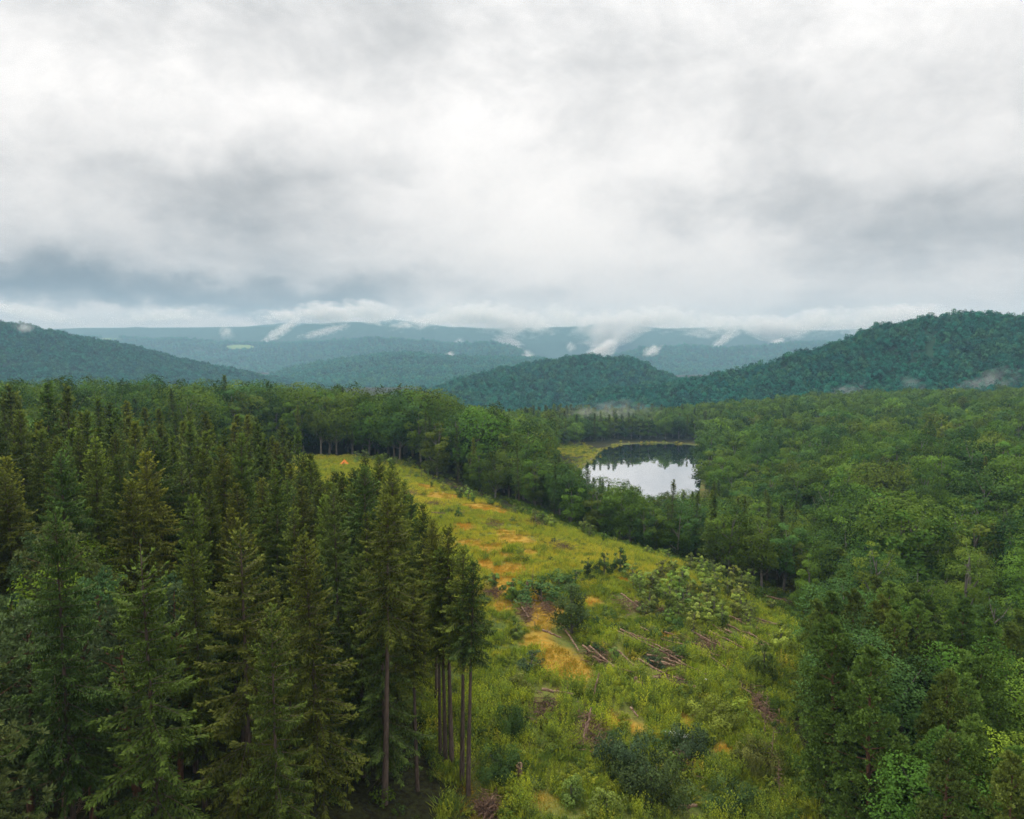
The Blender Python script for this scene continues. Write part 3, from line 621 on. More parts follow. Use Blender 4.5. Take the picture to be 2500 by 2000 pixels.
# blue-green pines at the lower left
zone('pines_left', [(-24, 38), (-23, 52), (-29, 60), (-42, 66), (-62, 72), (-58, 58), (-38, 40), (-28, 33)], 5.2, 3, [('p', .86), ('s', .14)], lambda k, y: 'n', hs=(.82, 1.08), avoid=av)
# broadleaf ridge behind the clearing
Z_BACK = [(-38, 250), (-62, 258), (-100, 246), (-98, 184), (-66, 154), (-84, 142), (-165, 145), (-240, 235), (-270, 330), (-150, 430), (0, 430), (20, 420), (20, 372), (12, 330), (10, 300), (14, 262), (8, 222), (9, 186), (-4, 200), (-22, 222)]
zone('back', Z_BACK, 7.4, 4, [('b', .93), ('s', .07)], lod_b, hs=lambda k, x, y, r: (r.uniform(1.08, 1.42) if y > 225 else r.uniform(.75, .98)) if k == 'b' else r.uniform(.7, .95))
# slope between the clearing and the pond
zone('slope', [(10, 186), (17, 174), (34, 156), (48, 136), (60, 128), (72, 160), (84, 200), (78, 234), (46, 230), (26, 246), (14, 262), (8, 222)], 5.8, 5, [('b', .82), ('s', .18)], lod_b, hs=lambda k, x, y, r: r.uniform(.66, .92) if k == 'b' else r.uniform(.5, .75))
for u, v, d, kd, pi, tone in ((365, 915, 285, 'b', 2, 0), (548, 917, 285, 's', 0, 0), (655, 932, 285, 's', 1, 0), (975, 958, 300, 's', 1, 0), (1098, 968, 330, 's', 1, 0)):
    p = at(u, v, d); g = th(p[0], p[1]); T = (PB if kd == 'b' else PS)['m'][pi]; add(kd, p[0], p[1], (p[2]-g)/T['H'], 'back', 'm', pi, tone, special=None)
p = at(140, 1325, 58); add('b', p[0], p[1], (p[2]-th(p[0], p[1]))/PB['n'][0]['H'], 'pines_left', 'n', 0, 4)
# the forest on the right
zone('right', [(47, 132), (50, 112), (47, 96), (56, 84), (72, 78), (130, 120), (330, 370), (560, 690), (560, 760), (300, 790), (150, 650), (150, 500), (124, 466), (109, 403), (93, 343), (78.5, 287), (72, 245), (84, 200), (72, 160), (60, 128)], 9.0, 6,
     [('b', .95), ('s', .05)], lod_b, hs=lambda k, x, y, r: r.uniform(.76, 1.32) if k == 'b' else r.uniform(.62, .95))
# far shore of the pond and beyond
zone('far_shore', [(34, 440), (50, 470), (70, 488), (98, 492), (130, 488), (150, 500), (150, 530), (90, 535), (30, 510), (10, 440)], 6.0, 7, [('b', .68), ('s', .32)], lambda k, y: 'f', hs=lambda k, x, y, r: r.uniform(.66, 1.0))
zone('beyond', [(-150, 432), (10, 432), (30, 510), (90, 537), (150, 532), (150, 650), (300, 790), (60, 800), (-160, 690)], 7.6, 8, [('b', .72), ('s', .28)], lambda k, y: 'f', hs=(.8, 1.15))
# near right: dark pines and bright maples beside the clearing
zone('near_pines', [(25, 42), (25.5, 60), (30, 72), (36, 84), (45, 95), (58, 82), (66, 62), (52, 44), (34, 36)], 3.9, 9, [('p', .78), ('b', .22)], lambda k, y: 'm' if k == 'p' else 'n', hs=(.72, .98), tones=(2, 1, 2, 4, 5))
TONES = {'b': [(.057, .124, .032), (.078, .161, .027), (.105, .195, .030), (.080, .141, .024), (.156, .249, .030), (.062, .135, .040), (.108, .161, .027)]}

# ------------------------------------------------------------------ which ones show largest: a coarse depth-ordered splat
def visible_area(T):
    W, Hh = 400, 320; own = np.full((Hh, W), -1, np.int32); k = W/2500.0; cnt = np.zeros(len(T), int)
    order = np.argsort([t['y'] for t in T])
    for i in order:
        t = T[i]; pr = proto(t); H = pr['H']*t['s']; R = pr['R']*t['sx']; hb = pr['hb']*t['s']
        uu, vt, d = project((t['x'], t['y'], t['z']+H)); _, vb, _ = project((t['x'], t['y'], t['z']+hb)); w = R/d[0]*FPX*k
        u0 = uu[0]*k; a, b = vt[0]*k, vb[0]*k
        for row in range(max(0, int(a)), min(Hh, int(b)+1)):
            f = (row-a)/max(b-a, .5); q = w*(f if t['kind'] == 's' else math.sqrt(max(0, 1-(2*min(f, 1)-1)**2)))
            x0, x1 = max(0, int(u0-q)), min(W, int(u0+q)+1)
            if x1 > x0:
                seg = own[row, x0:x1]; free = seg < 0; cnt[i] += free.sum(); seg[free] = i
    return cnt
def proto(t):
    if t['special'] == 'bigspruce': return BIGSPRUCE
    if t['special'] == 'bigspruce2': return BIGSPRUCE2
    return {'b': PB, 's': PS, 'p': PP}[t['kind']][t['lod']][t['pi']]
AREA = visible_area(TREES)
MESH = {}
def meshes_of(t):
    key = t['special'] or (t['kind'], t['lod'], t['pi'])
    if key not in MESH:
        pr = proto(t); ml = M_LEAF if t['kind'] == 'b' else M_NEEDLE; mw = {'b': M_BARK_B, 's': M_BARK_S, 'p': M_BARK_P}[t['kind']]
        MESH[key] = (crown_mesh('crown', pr, ml), wood_mesh('trunk', pr, mw))
    return MESH[key]
COLOR = {'s': [(.097, .127, .026), (.120, .146, .027), (.077, .115, .030)], 'p_l': [(.115, .177, .078), (.102, .161, .084), (.128, .173, .062)], 'p_r': [(.120, .183, .042), (.102, .165, .042), (.138, .193, .044)]}
NAME = {'b': 'broadleaf_tree', 's': 'spruce_tree', 'p': 'pine_tree'}
GROUP = {('s', 'stand'): 'spruces of the stand left of the clearing', ('s', 'edge'): 'bare-stemmed spruces at the clearing edge', ('p', 'pines_left'): 'blue-green pines at the lower left', ('p', 'near_pines'): 'dark pines beside the clearing',
         ('b', 'near_pines'): 'bright broadleaf trees among the dark pines', ('b', 'back'): 'broadleaf trees on the ridge behind the clearing', ('b', 'slope'): 'broadleaf trees between the clearing and the pond',
         ('b', 'right'): 'broadleaf trees of the forest on the right', ('b', 'far_shore'): 'broadleaf trees on the far shore of the pond', ('s', 'far_shore'): 'dark spruces on the far shore of the pond'}
WHERE = {'stand': 'in the stand left of the clearing', 'edge': 'at the clearing edge', 'pines_left': 'among the blue-green pines', 'back': 'on the ridge behind the clearing', 'slope': 'on the slope between clearing and pond', 'right': 'in the forest on the right',
         'far_shore': 'on the far shore of the pond', 'beyond': 'in the woods beyond the pond', 'near_pines': 'among the dark pines beside the clearing'}
TONEW = ['dark green', 'mid green', 'fresh green', 'olive green', 'bright yellow-green', 'bluish green', 'dull olive']
SINGLE = {}
ORD0 = 'first second third fourth fifth sixth seventh eighth ninth tenth eleventh twelfth thirteenth fourteenth fifteenth sixteenth seventeenth eighteenth nineteenth twentieth'.split(); ORD = ORD0 + ['twenty-' + q for q in ORD0[:9]] + ['thirtieth'] + ['thirty-' + q for q in ORD0[:9]]
def label_rows():
    rows = [('s', 'stand', (0, 62, 82, 104, 200), ('%s spruce from the left in the front row of the spruce stand', '%s spruce from the left in the second row of the spruce stand', '%s spruce from the left in the third row of the spruce stand', '%s spruce from the left along the skyline of the spruce stand')),
            ('s', 'edge', (0, 999), ('%s bare-stemmed spruce from the left beside the clearing',)), ('p', 'pines_left', (0, 50, 99), ('%s blue-green pine from the left in the nearer pine row at lower left', '%s blue-green pine from the left in the farther pine row at lower left')),
            ('p', 'near_pines', (0, 58, 76, 120), ('%s dark pine from the left in the nearest row at lower right', '%s dark pine from the left in the second row at lower right', '%s dark pine from the left in the last row right of the clearing')),
            ('b', 'near_pines', (0, 58, 120), ('%s leafy tree from the left among the nearest dark pines', '%s leafy tree from the left among the farther dark pines')), ('b', 'slope', (0, 165, 200, 300), ('%s leafy tree from the left along the far rim of the clearing', '%s leafy tree from the left halfway down to the pond', '%s leafy tree from the left on the near bank of the pond')),
            ('b', 'right', (0, 120, 150, 190, 240), ('%s leafy tree from the left in the nearest row of the right forest', '%s leafy tree from the left in the second row of the right forest', '%s leafy tree from the left in the third row of the right forest', '%s leafy tree from the left in the fourth row of the right forest')),
            ('b', 'back', (0, 200, 268), ('%s leafy tree from the left behind the spruce skyline', '%s leafy tree from the left in the wall of trees behind the meadow')), ('s', 'far_shore', (0, 999), ('%s spruce from the left on the far bank of the pond',)), ('s', 'slope', (0, 999), ('%s small spruce from the left between the clearing and the pond',)),
            ('s', 'right', (0, 260), ('%s dark spruce from the left rising from the right forest',))]
    for kind, z, cuts, txt in rows:
        for k in range(len(txt)):
            ids = [i for i, t in enumerate(TREES) if t['kind'] == kind and t['zone'] == z and cuts[k] <= t['y'] < cuts[k+1] and AREA[i] >= 8 and not t['special']]
            ids = sorted(ids, key=lambda i: -AREA[i])[:39]; ids.sort(key=lambda i: TREES[i]['x']/TREES[i]['y'])
            for n, i in enumerate(ids): SINGLE[i] = txt[k] % ORD[n]
    for i, t in enumerate(TREES):
        if t['special'] == 'bigspruce': SINGLE[i] = 'large drooping spruce with a bare top spike at lower left'
        if t['special'] == 'bigspruce2': SINGLE[i] = 'large drooping spruce right of the one with the bare spike'
        if t['zone'] == 'pines_left' and t['kind'] == 'b': SINGLE[i] = 'bright yellow-green leafy tree among the blue-green pines'
label_rows()
def label_tree(t, i):
    k = {'b': 'leafy tree', 's': 'spruce', 'p': 'pine'}[t['kind']]
    if t['kind'] == 'b': k = TONEW[t['tone']] + ' ' + k
    elif t['kind'] == 's': k = 'half hidden dark ' + k
    else: k = ('half hidden blue-green ' if t['zone'] == 'pines_left' else 'half hidden dark ') + k
    return '%s %s' % (k, WHERE[t['zone']])
CAP = {'b': 295, 's': 290, 'p': 200}
def build_trees():
    rest = []
    for kind in 'bsp':
        ids = [i for i in range(len(TREES)) if TREES[i]['kind'] == kind]; ids.sort(key=lambda i: -AREA[i])
        for n, i in enumerate(ids):
            t = TREES[i]
            if n < CAP[kind] and AREA[i] >= 3:
                cm, wm = meshes_of(t)
                root = put(NAME[kind], None, None, (t['x'], t['y'], t['z']-.15), (rng.normal(0, .022), rng.normal(0, .022), t['yaw']), (t['sx'], t['sx'], t['s']), category={'b': 'tree', 's': 'spruce', 'p': 'pine'}[kind],
                           label=SINGLE.get(i) or label_tree(t, i), group=GROUP.get((kind, t['zone']), {'b': 'broadleaf trees ', 's': 'dark spruces ', 'p': 'pines '}[kind] + WHERE[t['zone']]))
                root.empty_display_size = .5
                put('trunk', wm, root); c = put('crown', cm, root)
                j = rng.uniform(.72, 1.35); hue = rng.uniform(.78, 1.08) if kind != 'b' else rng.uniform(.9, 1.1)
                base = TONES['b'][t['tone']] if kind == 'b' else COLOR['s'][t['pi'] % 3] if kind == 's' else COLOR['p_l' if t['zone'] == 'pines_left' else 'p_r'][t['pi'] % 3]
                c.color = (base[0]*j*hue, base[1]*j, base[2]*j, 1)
            else: rest.append(i)
    for kind, nm, lab in (('b', 'broadleaf_forest', 'mass of broadleaf forest filling the ridge, slopes and right side'), ('s', 'spruce_woods', 'dark spruces standing scattered through the woods'), ('p', 'pine_woods', 'inner pines hidden in the pine groves')):
        R = [TREES[i] for i in rest if TREES[i]['kind'] == kind]
        if not R: continue
        kinds = sorted({(t['lod'], t['pi']) for t in R})
        D = {'b': PB, 's': PS, 'p': PP}[kind]; ml, mw = {'b': (M_LEAF_R, M_BARK_B), 's': (M_NEEDLE_R, M_BARK_S), 'p': (M_NEEDLE_R, M_BARK_P)}[kind]
        ms = [joint_mesh(nm, D[a][b], ml, mw) for a, b in kinds]
        scatter(nm, [(t['x'], t['y'], t['z']-.15) for t in R], [t['yaw'] for t in R], np.array([(t['sx'], t['sx'], t['s']) for t in R]), ms, np.array([kinds.index((t['lod'], t['pi'])) for t in R]), kind='stuff', label=lab)
build_trees()

LOGS = [
    (1801,1508,1903,1540,.17,'longest pale log of the right hand slash, reaching the forest edge'), (1799,1524,1892,1537,.11,'thin reddish log just below the longest pale one'), (1750,1531,1836,1563,.13,'pale log left of the crossing pair on the right slash'),
    (1769,1552,1787,1559,.15,'short cut log piece beside the slash heap'), (1813,1568,1873,1592,.15,'whitish log lying lowest on the right slash'), (1732,1554,1818,1597,.12,'yellowish log between the brown heap and the lowest whitish one'),
    (1690,1554,1778,1607,.14,'pale log resting along the big brown brush heap'), (1514,1552,1662,1630,.12,'long slender log running down through the brambles'), (1579,1617,1634,1621,.12,'pinkish level log across the middle slash'),
    (1614,1635,1648,1643,.16,'short tan log below the pinkish level one'), (1500,1600,1546,1639,.12,'log ending under the low green bush of the middle slash'), (1558,1624,1634,1669,.13,'reddish log descending to the lower slash heap'),
    (1593,1671,1628,1673,.17,'stout rust-red log lying level at the lower slash'), (1641,1668,1672,1678,.11,'thin log at the right end of the lower slash'), (1553,1682,1568,1687,.14,'small yellow log piece below the lower slash'),
    (1516,1461,1563,1498,.10,'thin stem left of the pair above the brambles'), (1551,1480,1593,1503,.10,'thin stem right of the pair above the brambles'), (1871,1466,1950,1482,.12,'log at the far right rim of the clearing'),
    (1653,1585,1720,1603,.09,'grey-green thin stem behind the tall weeds'), (1368,1533,1413,1607,.11,'steeply lying reddish stem right of the track'), (1325,1554,1370,1573,.13,'dark log touching the orange track'),
    (1422,1592,1476,1624,.12,'upper of two parallel logs below the dark young tree'), (1439,1593,1500,1644,.11,'lower of two parallel logs below the dark young tree'), (1274,1496,1290,1523,.09,'short silvery stem in the brush left of the track'),
    (1323,1701,1399,1714,.14,'orange-brown log alone in the lower middle weeds'), (1539,1749,1558,1768,.10,'small pale stick lying in the lower weeds'), (1657,1998,1701,1990,.16,'log at the very bottom of the clearing'),
    (1053,1260,1087,1262,.10,'thin white pole on the upper clearing'), (1300,1270,1318,1284,.11,'pinkish log in the brush at the far rim'), (1183,1998,1206,1964,.10,'stick leaning out of the brush near the spruce feet')]
BRUSH = [(1735,1588,110,40,260,'big rust-brown brush heap under the pale log on the right'), (1620,1612,110,34,220,'brown brush heap along the middle slash'), (1640,1676,70,22,140,'brush heap at the lower slash beside the rust-red log'),
    (1545,1488,90,34,170,'brown brush under the thin pair of stems above the brambles'), (1460,1610,80,34,170,'dark brush between the two parallel logs'), (1005,1206,70,24,160,'greyish brush mound near the spruces on the upper clearing'),
    (1062,1234,60,18,150,'long dark brush heap crossing the upper clearing'), (1104,1188,34,18,110,'dark brush knot below the pale saplings'), (1150,1207,50,18,120,'grey-brown brush along the upper rim'), (1310,1282,60,22,150,'pinkish brush heap at the far rim'),
    (1370,1338,70,24,170,'grey brush heap on the far rim above the brambles'), (1207,1286,50,24,120,'brown brush patch in the yellow meadow'), (1285,1500,46,50,170,'grey brush clump left of the orange track'), (1340,1490,50,40,110,'dead twigs under the dark bank beside the track'),
    (1200,1455,60,22,130,'dark brown brush at the spruce stand edge'), (1440,1800,80,60,260,'brown brush around the leaning dead poles'), (1330,1740,90,40,180,'brown dead bracken patch in the lower middle'), (1910,1475,70,20,130,'red-brown brush on the right rim'),
    (1865,1745,60,90,280,'dark red-brown dead thicket at the right hand trees'), (1190,1990,60,30,150,'twiggy brush at the foot of the bare spruces'), (1670,1860,40,40,110,'dark dead twigs between the dark bushes'), (1610,1500,40,20,80,'dead twigs in the sapling cluster'), (1120,1262,40,20,90,'thin grey brush beside the slim dark young tree')]
# ------------------------------------------------------------------ clearing: grass and herbs
def herb(seed, stems=9, h=(.8, 1.35), spread=.38, leaf=.20, per=9):
    r = np.random.default_rng(seed); Q = []; T = []
    for i in range(stems):
        b = np.array([*r.normal(0, spread*.6, 2), 0]); H = r.uniform(*h); lean = r.normal(0, .10, 2)
        z = np.linspace(.12, 1, per)*H; a = np.arange(per)*2.4 + r.uniform(0, 6)
        d = unit(np.c_[np.cos(a), np.sin(a), np.linspace(.3, 1.6, per)]); c = b + np.c_[lean[0]*z, lean[1]*z, z] + d*leaf*.45
        Q.append(kites(c, d, unit(np.array([0, 0, 1.0])+r.normal(0, .5, (per, 3))), leaf*np.linspace(1.25, .7, per), leaf*.34)); T.append(np.clip(np.linspace(.2, .9, per)+r.normal(0, .1, per), 0, 1))
    return dict(leaf=(np.concatenate(Q), np.concatenate(T)), wood=None)
def tuft(seed, blades=46, h=(.35, .75), spread=.42, w=.05):
    r = np.random.default_rng(seed); b = np.c_[r.normal(0, spread*.6, (blades, 2)), np.zeros(blades)]; H = r.uniform(*h, blades)
    d = unit(np.c_[r.normal(0, .45, (blades, 2)), np.ones(blades)])
    Q = kites(b + d*(H*.5)[:, None], d, unit(r.normal(0, 1, (blades, 3))*np.array([1, 1, .1])), H, w); return dict(leaf=(Q, r.uniform(.2, .9, blades)), wood=None)
def build_cover():
    r = np.random.default_rng(77)
    P = np.array(FIELD); n = 130000
    x = r.uniform(P[:, 0].min()-6, P[:, 0].max()+8, n); y = r.uniform(34, P[:, 1].max()+4, n)
    dist = polydist(x, y, FIELD); k = inpoly(x, y, FIELD) | (dist < 3.5)
    k &= r.random(n) < np.interp(y, [34, 110, 250], [1.0, .8, .45])
    k &= ~((x < -.72*y - 6))
    x, y = x[k], y[k]; z = TH(x, y); n = len(x); dr = dryness(x, y); nz = fbm(x, y, 9, 3) + .5*fbm(x+50, y, 3, 2)
    meadow = sstep(y + 22*nz - .35*x, 92, 125)
    q = r.random(n); kind = np.where(dr + .5*(r.random(n)-.5) > .48, 2, np.where(q < meadow*.85, 1, 0))
    thin = (kind == 2) & (r.random(n) < .35); kind[thin] = -1
    for q in LOGS:                         # weeds are pressed down where the stems lie
        p0, p1 = hit(q[0], q[1])[:2], hit(q[2], q[3])[:2]; kind[(polydist(x, y, [p0, p1], False) < 1.2) & (r.random(n) < .92)] = -1
    for q in BRUSH:
        p0 = hit(q[0], q[1]); w = q[2]*p0[1]/FPX*.42; kind[(np.hypot((x-p0[0])/max(w, .5), (y-p0[1])/max(1.2, q[3]*p0[1]/FPX*1.2)) < 1) & (r.random(n) < .75)] = -1
    herbs = [joint_mesh('herb', herb(200+i), M_HERB, M_HERB) for i in range(4)] + [joint_mesh('herb', broadleaf(210+i, .75, .55, 130, .15, 6, .05, trunk=False), M_HERB, M_HERB) for i in range(2)] + [joint_mesh('herb', tuft(215, 60, (.5, 1.0), .5, .045), M_HERB, M_HERB)]
    pale = [joint_mesh('grass', tuft(220+i), M_PALE, M_PALE) for i in range(3)]
    dry = [joint_mesh('dry grass', tuft(230+i, 40, (.12, .34), .55, .05), M_DRY, M_DRY) for i in range(3)]
    for k, ms, nm, lab, lo, hi in ((0, herbs, 'weeds', 'tall green weeds and ferns covering the near clearing', .65, 1.35), (1, pale, 'meadow_grass', 'yellow-green meadow grass on the upper clearing', .8, 1.5), (2, dry, 'dry_grass', 'orange dry grass along the track through the clearing', .7, 1.3)):
        s = kind == k; c = s.sum()
        patch = 1 + .35*fbm(x[s], y[s], 6, 2)
        idx = None
        if k == 0:
            w = fbm(x[s]+200, y[s]-90, 7, 3)
            idx = np.where(w > .15, r.integers(0, 4, c), np.where(w < -.25, 6, r.integers(4, 7, c))); flip = r.random(c) < .3; idx[flip] = r.integers(0, 7, flip.sum())
        scatter(nm, np.c_[x[s], y[s], z[s]-.03], r.uniform(0, 6.28, c), r.uniform(lo, hi, c)*patch, ms, idx, kind='stuff', label=lab)
    # yellow-green sedge on the banks of the pond and the small glade beside it
    n = 9000; a = r.uniform(-40, 170, n); b = r.uniform(225, 500, n); dp = polydist(a, b, POND); k = (~inpoly(a, b, POND)) & (dp < 7*r.random(n)) & ((a < .24*b) | (b > 468))
    g = hit(1365, 1092)[:2]; m = 1600; a = np.r_[a[k], g[0]+r.normal(0, 8, m)]; b = np.r_[b[k], g[1]+r.normal(0, 16, m)]
    scatter('bank_grass', np.c_[a, b, TH(a, b)-.05], r.uniform(0, 6.28, len(a)), r.uniform(1.2, 2.4, len(a)), pale + [herbs[6]], kind='stuff', label='yellow-green grass fringing the pond bank')
    # low undergrowth under the forest edges
    n = 26000; a = r.uniform(-70, 110, n); b = r.uniform(36, 250, n); df = polydist(a, b, FIELD); k = (~inpoly(a, b, FIELD)) & (df < 22) & (df > 1.0) & (~inpoly(a, b, POND)) & (r.random(n) < np.where(a > 0, 1, .25))
    a, b = a[k], b[k]
    scatter('undergrowth', np.c_[a, b, TH(a, b)-.05], r.uniform(0, 6.28, len(a)), r.uniform(.7, 1.5, len(a)), herbs[4:6] + [joint_mesh('bramble', broadleaf(240+i, 1.1, .8, 260, .13, 8, .05, trunk=False), M_LEAF_R, M_BARK_B) for i in range(2)], kind='stuff', label='low leafy undergrowth below the forest edge')
build_cover()

# ------------------------------------------------------------------ saplings and shrubs of the clearing
PSAP = [broadleaf(300, 3.2, 1.15, 1000, .18, 18, .05, .3, .5, ragged=.8), broadleaf(301, 3.0, 1.0, 900, .17, 16, .05, .25, .7, ragged=.6), broadleaf(302, 3.5, 1.3, 1150, .19, 20, .04, .3, .4, ragged=1), broadleaf(303, 7.0, 2.5, 5200, .21, 34, .05, .25, .7, ragged=.5)]
PSHR = [broadleaf(310, 1.5, 1.2, 1500, .14, 16, .02, .3, ragged=1), broadleaf(311, 1.3, 1.0, 1200, .13, 14, .02, .3, .4, ragged=1), broadleaf(312, 2.6, 2.3, 6500, .15, 30, .02, .3, ragged=1), broadleaf(313, 1.9, 1.0, 1300, .14, 14, .02, .25, .5, ragged=1)]
MS = {}
def plant(name, cat, protos, i, pos, h, w, color, label, group=None):
    key = (name, i)
    if key not in MS: MS[key] = (crown_mesh('crown', protos[i], M_LEAF), wood_mesh('stem', protos[i], M_BARK_B))
    T = protos[i]; sz = h/T['H']; sx = w/(2*T['R'])
    root = put(name, None, None, (pos[0], pos[1], pos[2]-.08), (0, 0, rng.uniform(0, 6.28)), (sx, sx, sz), category=cat, label=label); root.empty_display_size = .3
    if group: root['group'] = group
    put('stem', MS[key][1], root); c = put('crown', MS[key][0], root); c.color = (*[q*rng.uniform(.9, 1.12) for q in color], 1)
C_DK, C_MID, C_FR, C_YG, C_BL, C_OL = (.075, .140, .045), (.150, .230, .058), (.225, .315, .070), (.200, .270, .045), (.075, .130, .065), (.145, .185, .055)
def px(u, v, hpx, wpx=None):                # height and width in metres of a plant standing at a pixel
    p = hit(u, v); k = p[1]/FPX; return p, hpx*k, (wpx or hpx*.7)*k
for u, v, hp, wp, i, c, lab in [
    (1395, 1548, 150, 110, 3, C_DK, 'tall dark conical young tree beside the orange track'),
    (1515, 1402, 80, 52, 1, C_DK, 'dark green conical young tree, topmost of the trio above the slash'),
    (1474, 1412, 78, 48, 1, C_DK, 'dark green young tree just left of the topmost conical one'),
    (1436, 1422, 70, 50, 0, C_DK, 'dark green young tree at the head of the long bramble bank'),
    (1405, 1430, 48, 60, 2, C_DK, 'low spreading dark young tree beside the bramble bank'),
    (1545, 1418, 50, 60, 2, C_MID, 'bushy young tree right of the topmost conical one'),
    (1250, 1472, 72, 62, 0, C_MID, 'solitary leafy young tree left of the orange track'),
    (1205, 1440, 48, 50, 0, C_MID, 'small pale green young tree near the spruce stand edge'),
    (1297, 1640, 62, 70, 2, C_BL, 'dark bluish bush-like young tree in the middle clearing'),
    (1120, 1268, 36, 24, 1, C_DK, 'slim dark young tree on the upper clearing'),
    (1830, 1440, 62, 50, 0, C_FR, 'bright young tree at the outer rim of the clearing'),
    (1690, 1372, 46, 40, 1, C_MID, 'lone young tree at the crest above the pond'),
    (1955, 1432, 40, 34, 1, C_MID, 'small young tree between clearing rim and right forest')]:
    p, h, w = px(u, v, hp, wp); plant('young_tree', 'young tree', PSAP, i, p, h, w, c, lab)
r_ = np.random.default_rng(31)
GA = 'fresh green saplings clustered on the right half of the clearing'
def planted(entries, rows, name, cat, protos, group):
    """entries (u, row, proto, pos, h, w, colour); named by their place in the row"""
    for k, txt in enumerate(rows):
        for n, e in enumerate(sorted([e for e in entries if e[1] == k], key=lambda e: e[0])):
            plant(name, cat, protos, e[2], e[3], e[4], e[5], e[6], txt % ORD[n], group)
E = []
while len(E) < 84:
    u, v = r_.uniform(1545, 1840), r_.uniform(1395, 1580); m = 1470 + (u-1690)*.25
    if abs(v - m) > 95 - abs(u-1690)*.25 or (u > 1700 and v > 1545): continue
    h = r_.uniform(2.2, 4.8); E.append((u, 0 if v < m-36 else 1 if v < m-6 else 2 if v < m+26 else 3, int(r_.integers(3)), hit(u, v), h, h*r_.uniform(.62, .95), (C_FR, C_FR, C_MID, C_FR, C_OL)[r_.integers(5)]))
planted(E, ('%s sapling from the left in the upper row of the dense cluster', '%s sapling from the left in the second row of the dense cluster', '%s sapling from the left in the third row of the dense cluster', '%s sapling from the left in the lower row of the dense cluster'), 'sapling', 'sapling', PSAP, GA)
E = []
for i in range(64):
    t = r_.random(); q = np.array([(-58, 246), (-40, 240), (-21, 203), (5, 166), (29, 146), (42, 116)]); j = min(4, int(t*5)); f = t*5-j; b = q[j]*(1-f)+q[j+1]*f + r_.normal(0, 2.6, 2)
    h = r_.uniform(1.6, 4.2); E.append((b[0]/b[1], (0, 0, 1, 2, 3)[j], int(r_.integers(3)), (*b, th(*b)), h, h*r_.uniform(.6, .95), (C_FR, C_MID, C_MID, C_OL)[r_.integers(4)]))
planted(E, ('%s sapling from the left at the far end of the meadow', '%s sapling from the left along the rim below the wall of trees', '%s sapling from the left along the rim above the pond', '%s sapling from the left along the right end of the rim'), 'sapling', 'sapling', PSAP, 'pale saplings along the far rim of the clearing')
E = []
for i in range(46):
    u, v = r_.uniform(1010, 1480), r_.uniform(1180, 1480); p = hit(u, v)
    if not inpoly(np.array([p[0]]), np.array([p[1]]), FIELD)[0] or dryness(p[0:1], p[1:2])[0] > .5: continue
    h = r_.uniform(.7, 1.5); E.append((u, 0 if v < 1330 else 1, int(r_.choice([0, 1, 3])), p, h, h*r_.uniform(1.0, 1.9), (C_DK, C_MID, C_OL, C_BL)[r_.integers(4)]))
planted(E, ('%s low shrub from the left on the upper meadow', '%s low shrub from the left across the golden middle meadow'), 'shrub', 'shrub', PSHR, 'low dark shrubs dotted over the upper clearing')
E = []
for i in range(52):
    u, v = r_.uniform(1400, 1700), r_.uniform(1490, 1640); p = hit(u, v)
    if v > 1560 + (u-1400)*.2 + 30: continue
    h = r_.uniform(.7, 1.7); E.append((u, 0 if v < 1545 else 1, int(r_.choice([0, 1, 3])), p, h, h*r_.uniform(1.0, 1.7), (C_DK, C_DK, C_MID, C_BL, C_OL)[r_.integers(5)]))
planted(E, ('%s bramble bush from the left above the fallen stems', '%s bramble bush from the left among the fallen stems'), 'shrub', 'shrub', PSHR, 'bramble bushes on the middle clearing')
for u, v, hp, wp, i, c, lab in [
    (1535, 1905, 120, 150, 2, C_BL, 'large bluish green bush in the lower clearing'), (1600, 1960, 120, 170, 2, C_DK, 'broad dark bush in front of the large bluish one'), (1500, 1860, 60, 80, 0, C_BL, 'bluish bush behind the large one at its left'),
    (1690, 1850, 80, 110, 2, C_BL, 'dark rounded bush with grass behind it, lower clearing'), (1655, 1885, 60, 60, 3, C_MID, 'upright green bush between the two big dark bushes'), (1640, 1830, 46, 80, 0, C_DK, 'low bush flecked with white flowers'),
    (1745, 1775, 70, 130, 2, C_YG, 'spreading yellow-green bush near the right edge of the clearing'), (1810, 1765, 60, 90, 0, C_YG, 'small yellow-green bush touching the right hand trees'), (1250, 1800, 90, 80, 2, C_DK, 'dark leafy bush right of the bare spruce stems'),
    (1225, 1905, 80, 120, 2, C_DK, 'dense fern-like bush in front of the stump'), (1395, 1960, 60, 80, 0, C_MID, 'green bush at the bottom of the clearing'), (1790, 1985, 70, 130, 2, C_DK, 'dark bush at the bottom right of the clearing'),
    (1270, 1690, 50, 70, 0, C_OL, 'olive bush left of the fallen orange stem'), (1865, 1660, 110, 90, 3, C_MID, 'upright bush where clearing meets the dark pines'), (1850, 1890, 90, 110, 2, C_OL, 'olive bush below the dead brown thicket'),
    (1320, 1470, 50, 130, 0, C_DK, 'long bramble bank right of the orange track'), (1365, 1440, 44, 100, 0, C_DK, 'upper part of the dark bramble bank'), (1260, 1560, 44, 50, 3, C_MID, 'tuft-like bush left of the track bend'),
    (1480, 1985, 60, 100, 0, C_MID, 'pale leafy bush at the lower frame edge'), (1905, 1600, 90, 90, 3, C_FR, 'bright bush under the first maple of the right side')]:
    p, h, w = px(u, v, hp, wp); plant('bush', 'bush', PSHR, i, p, h, w, c, lab)

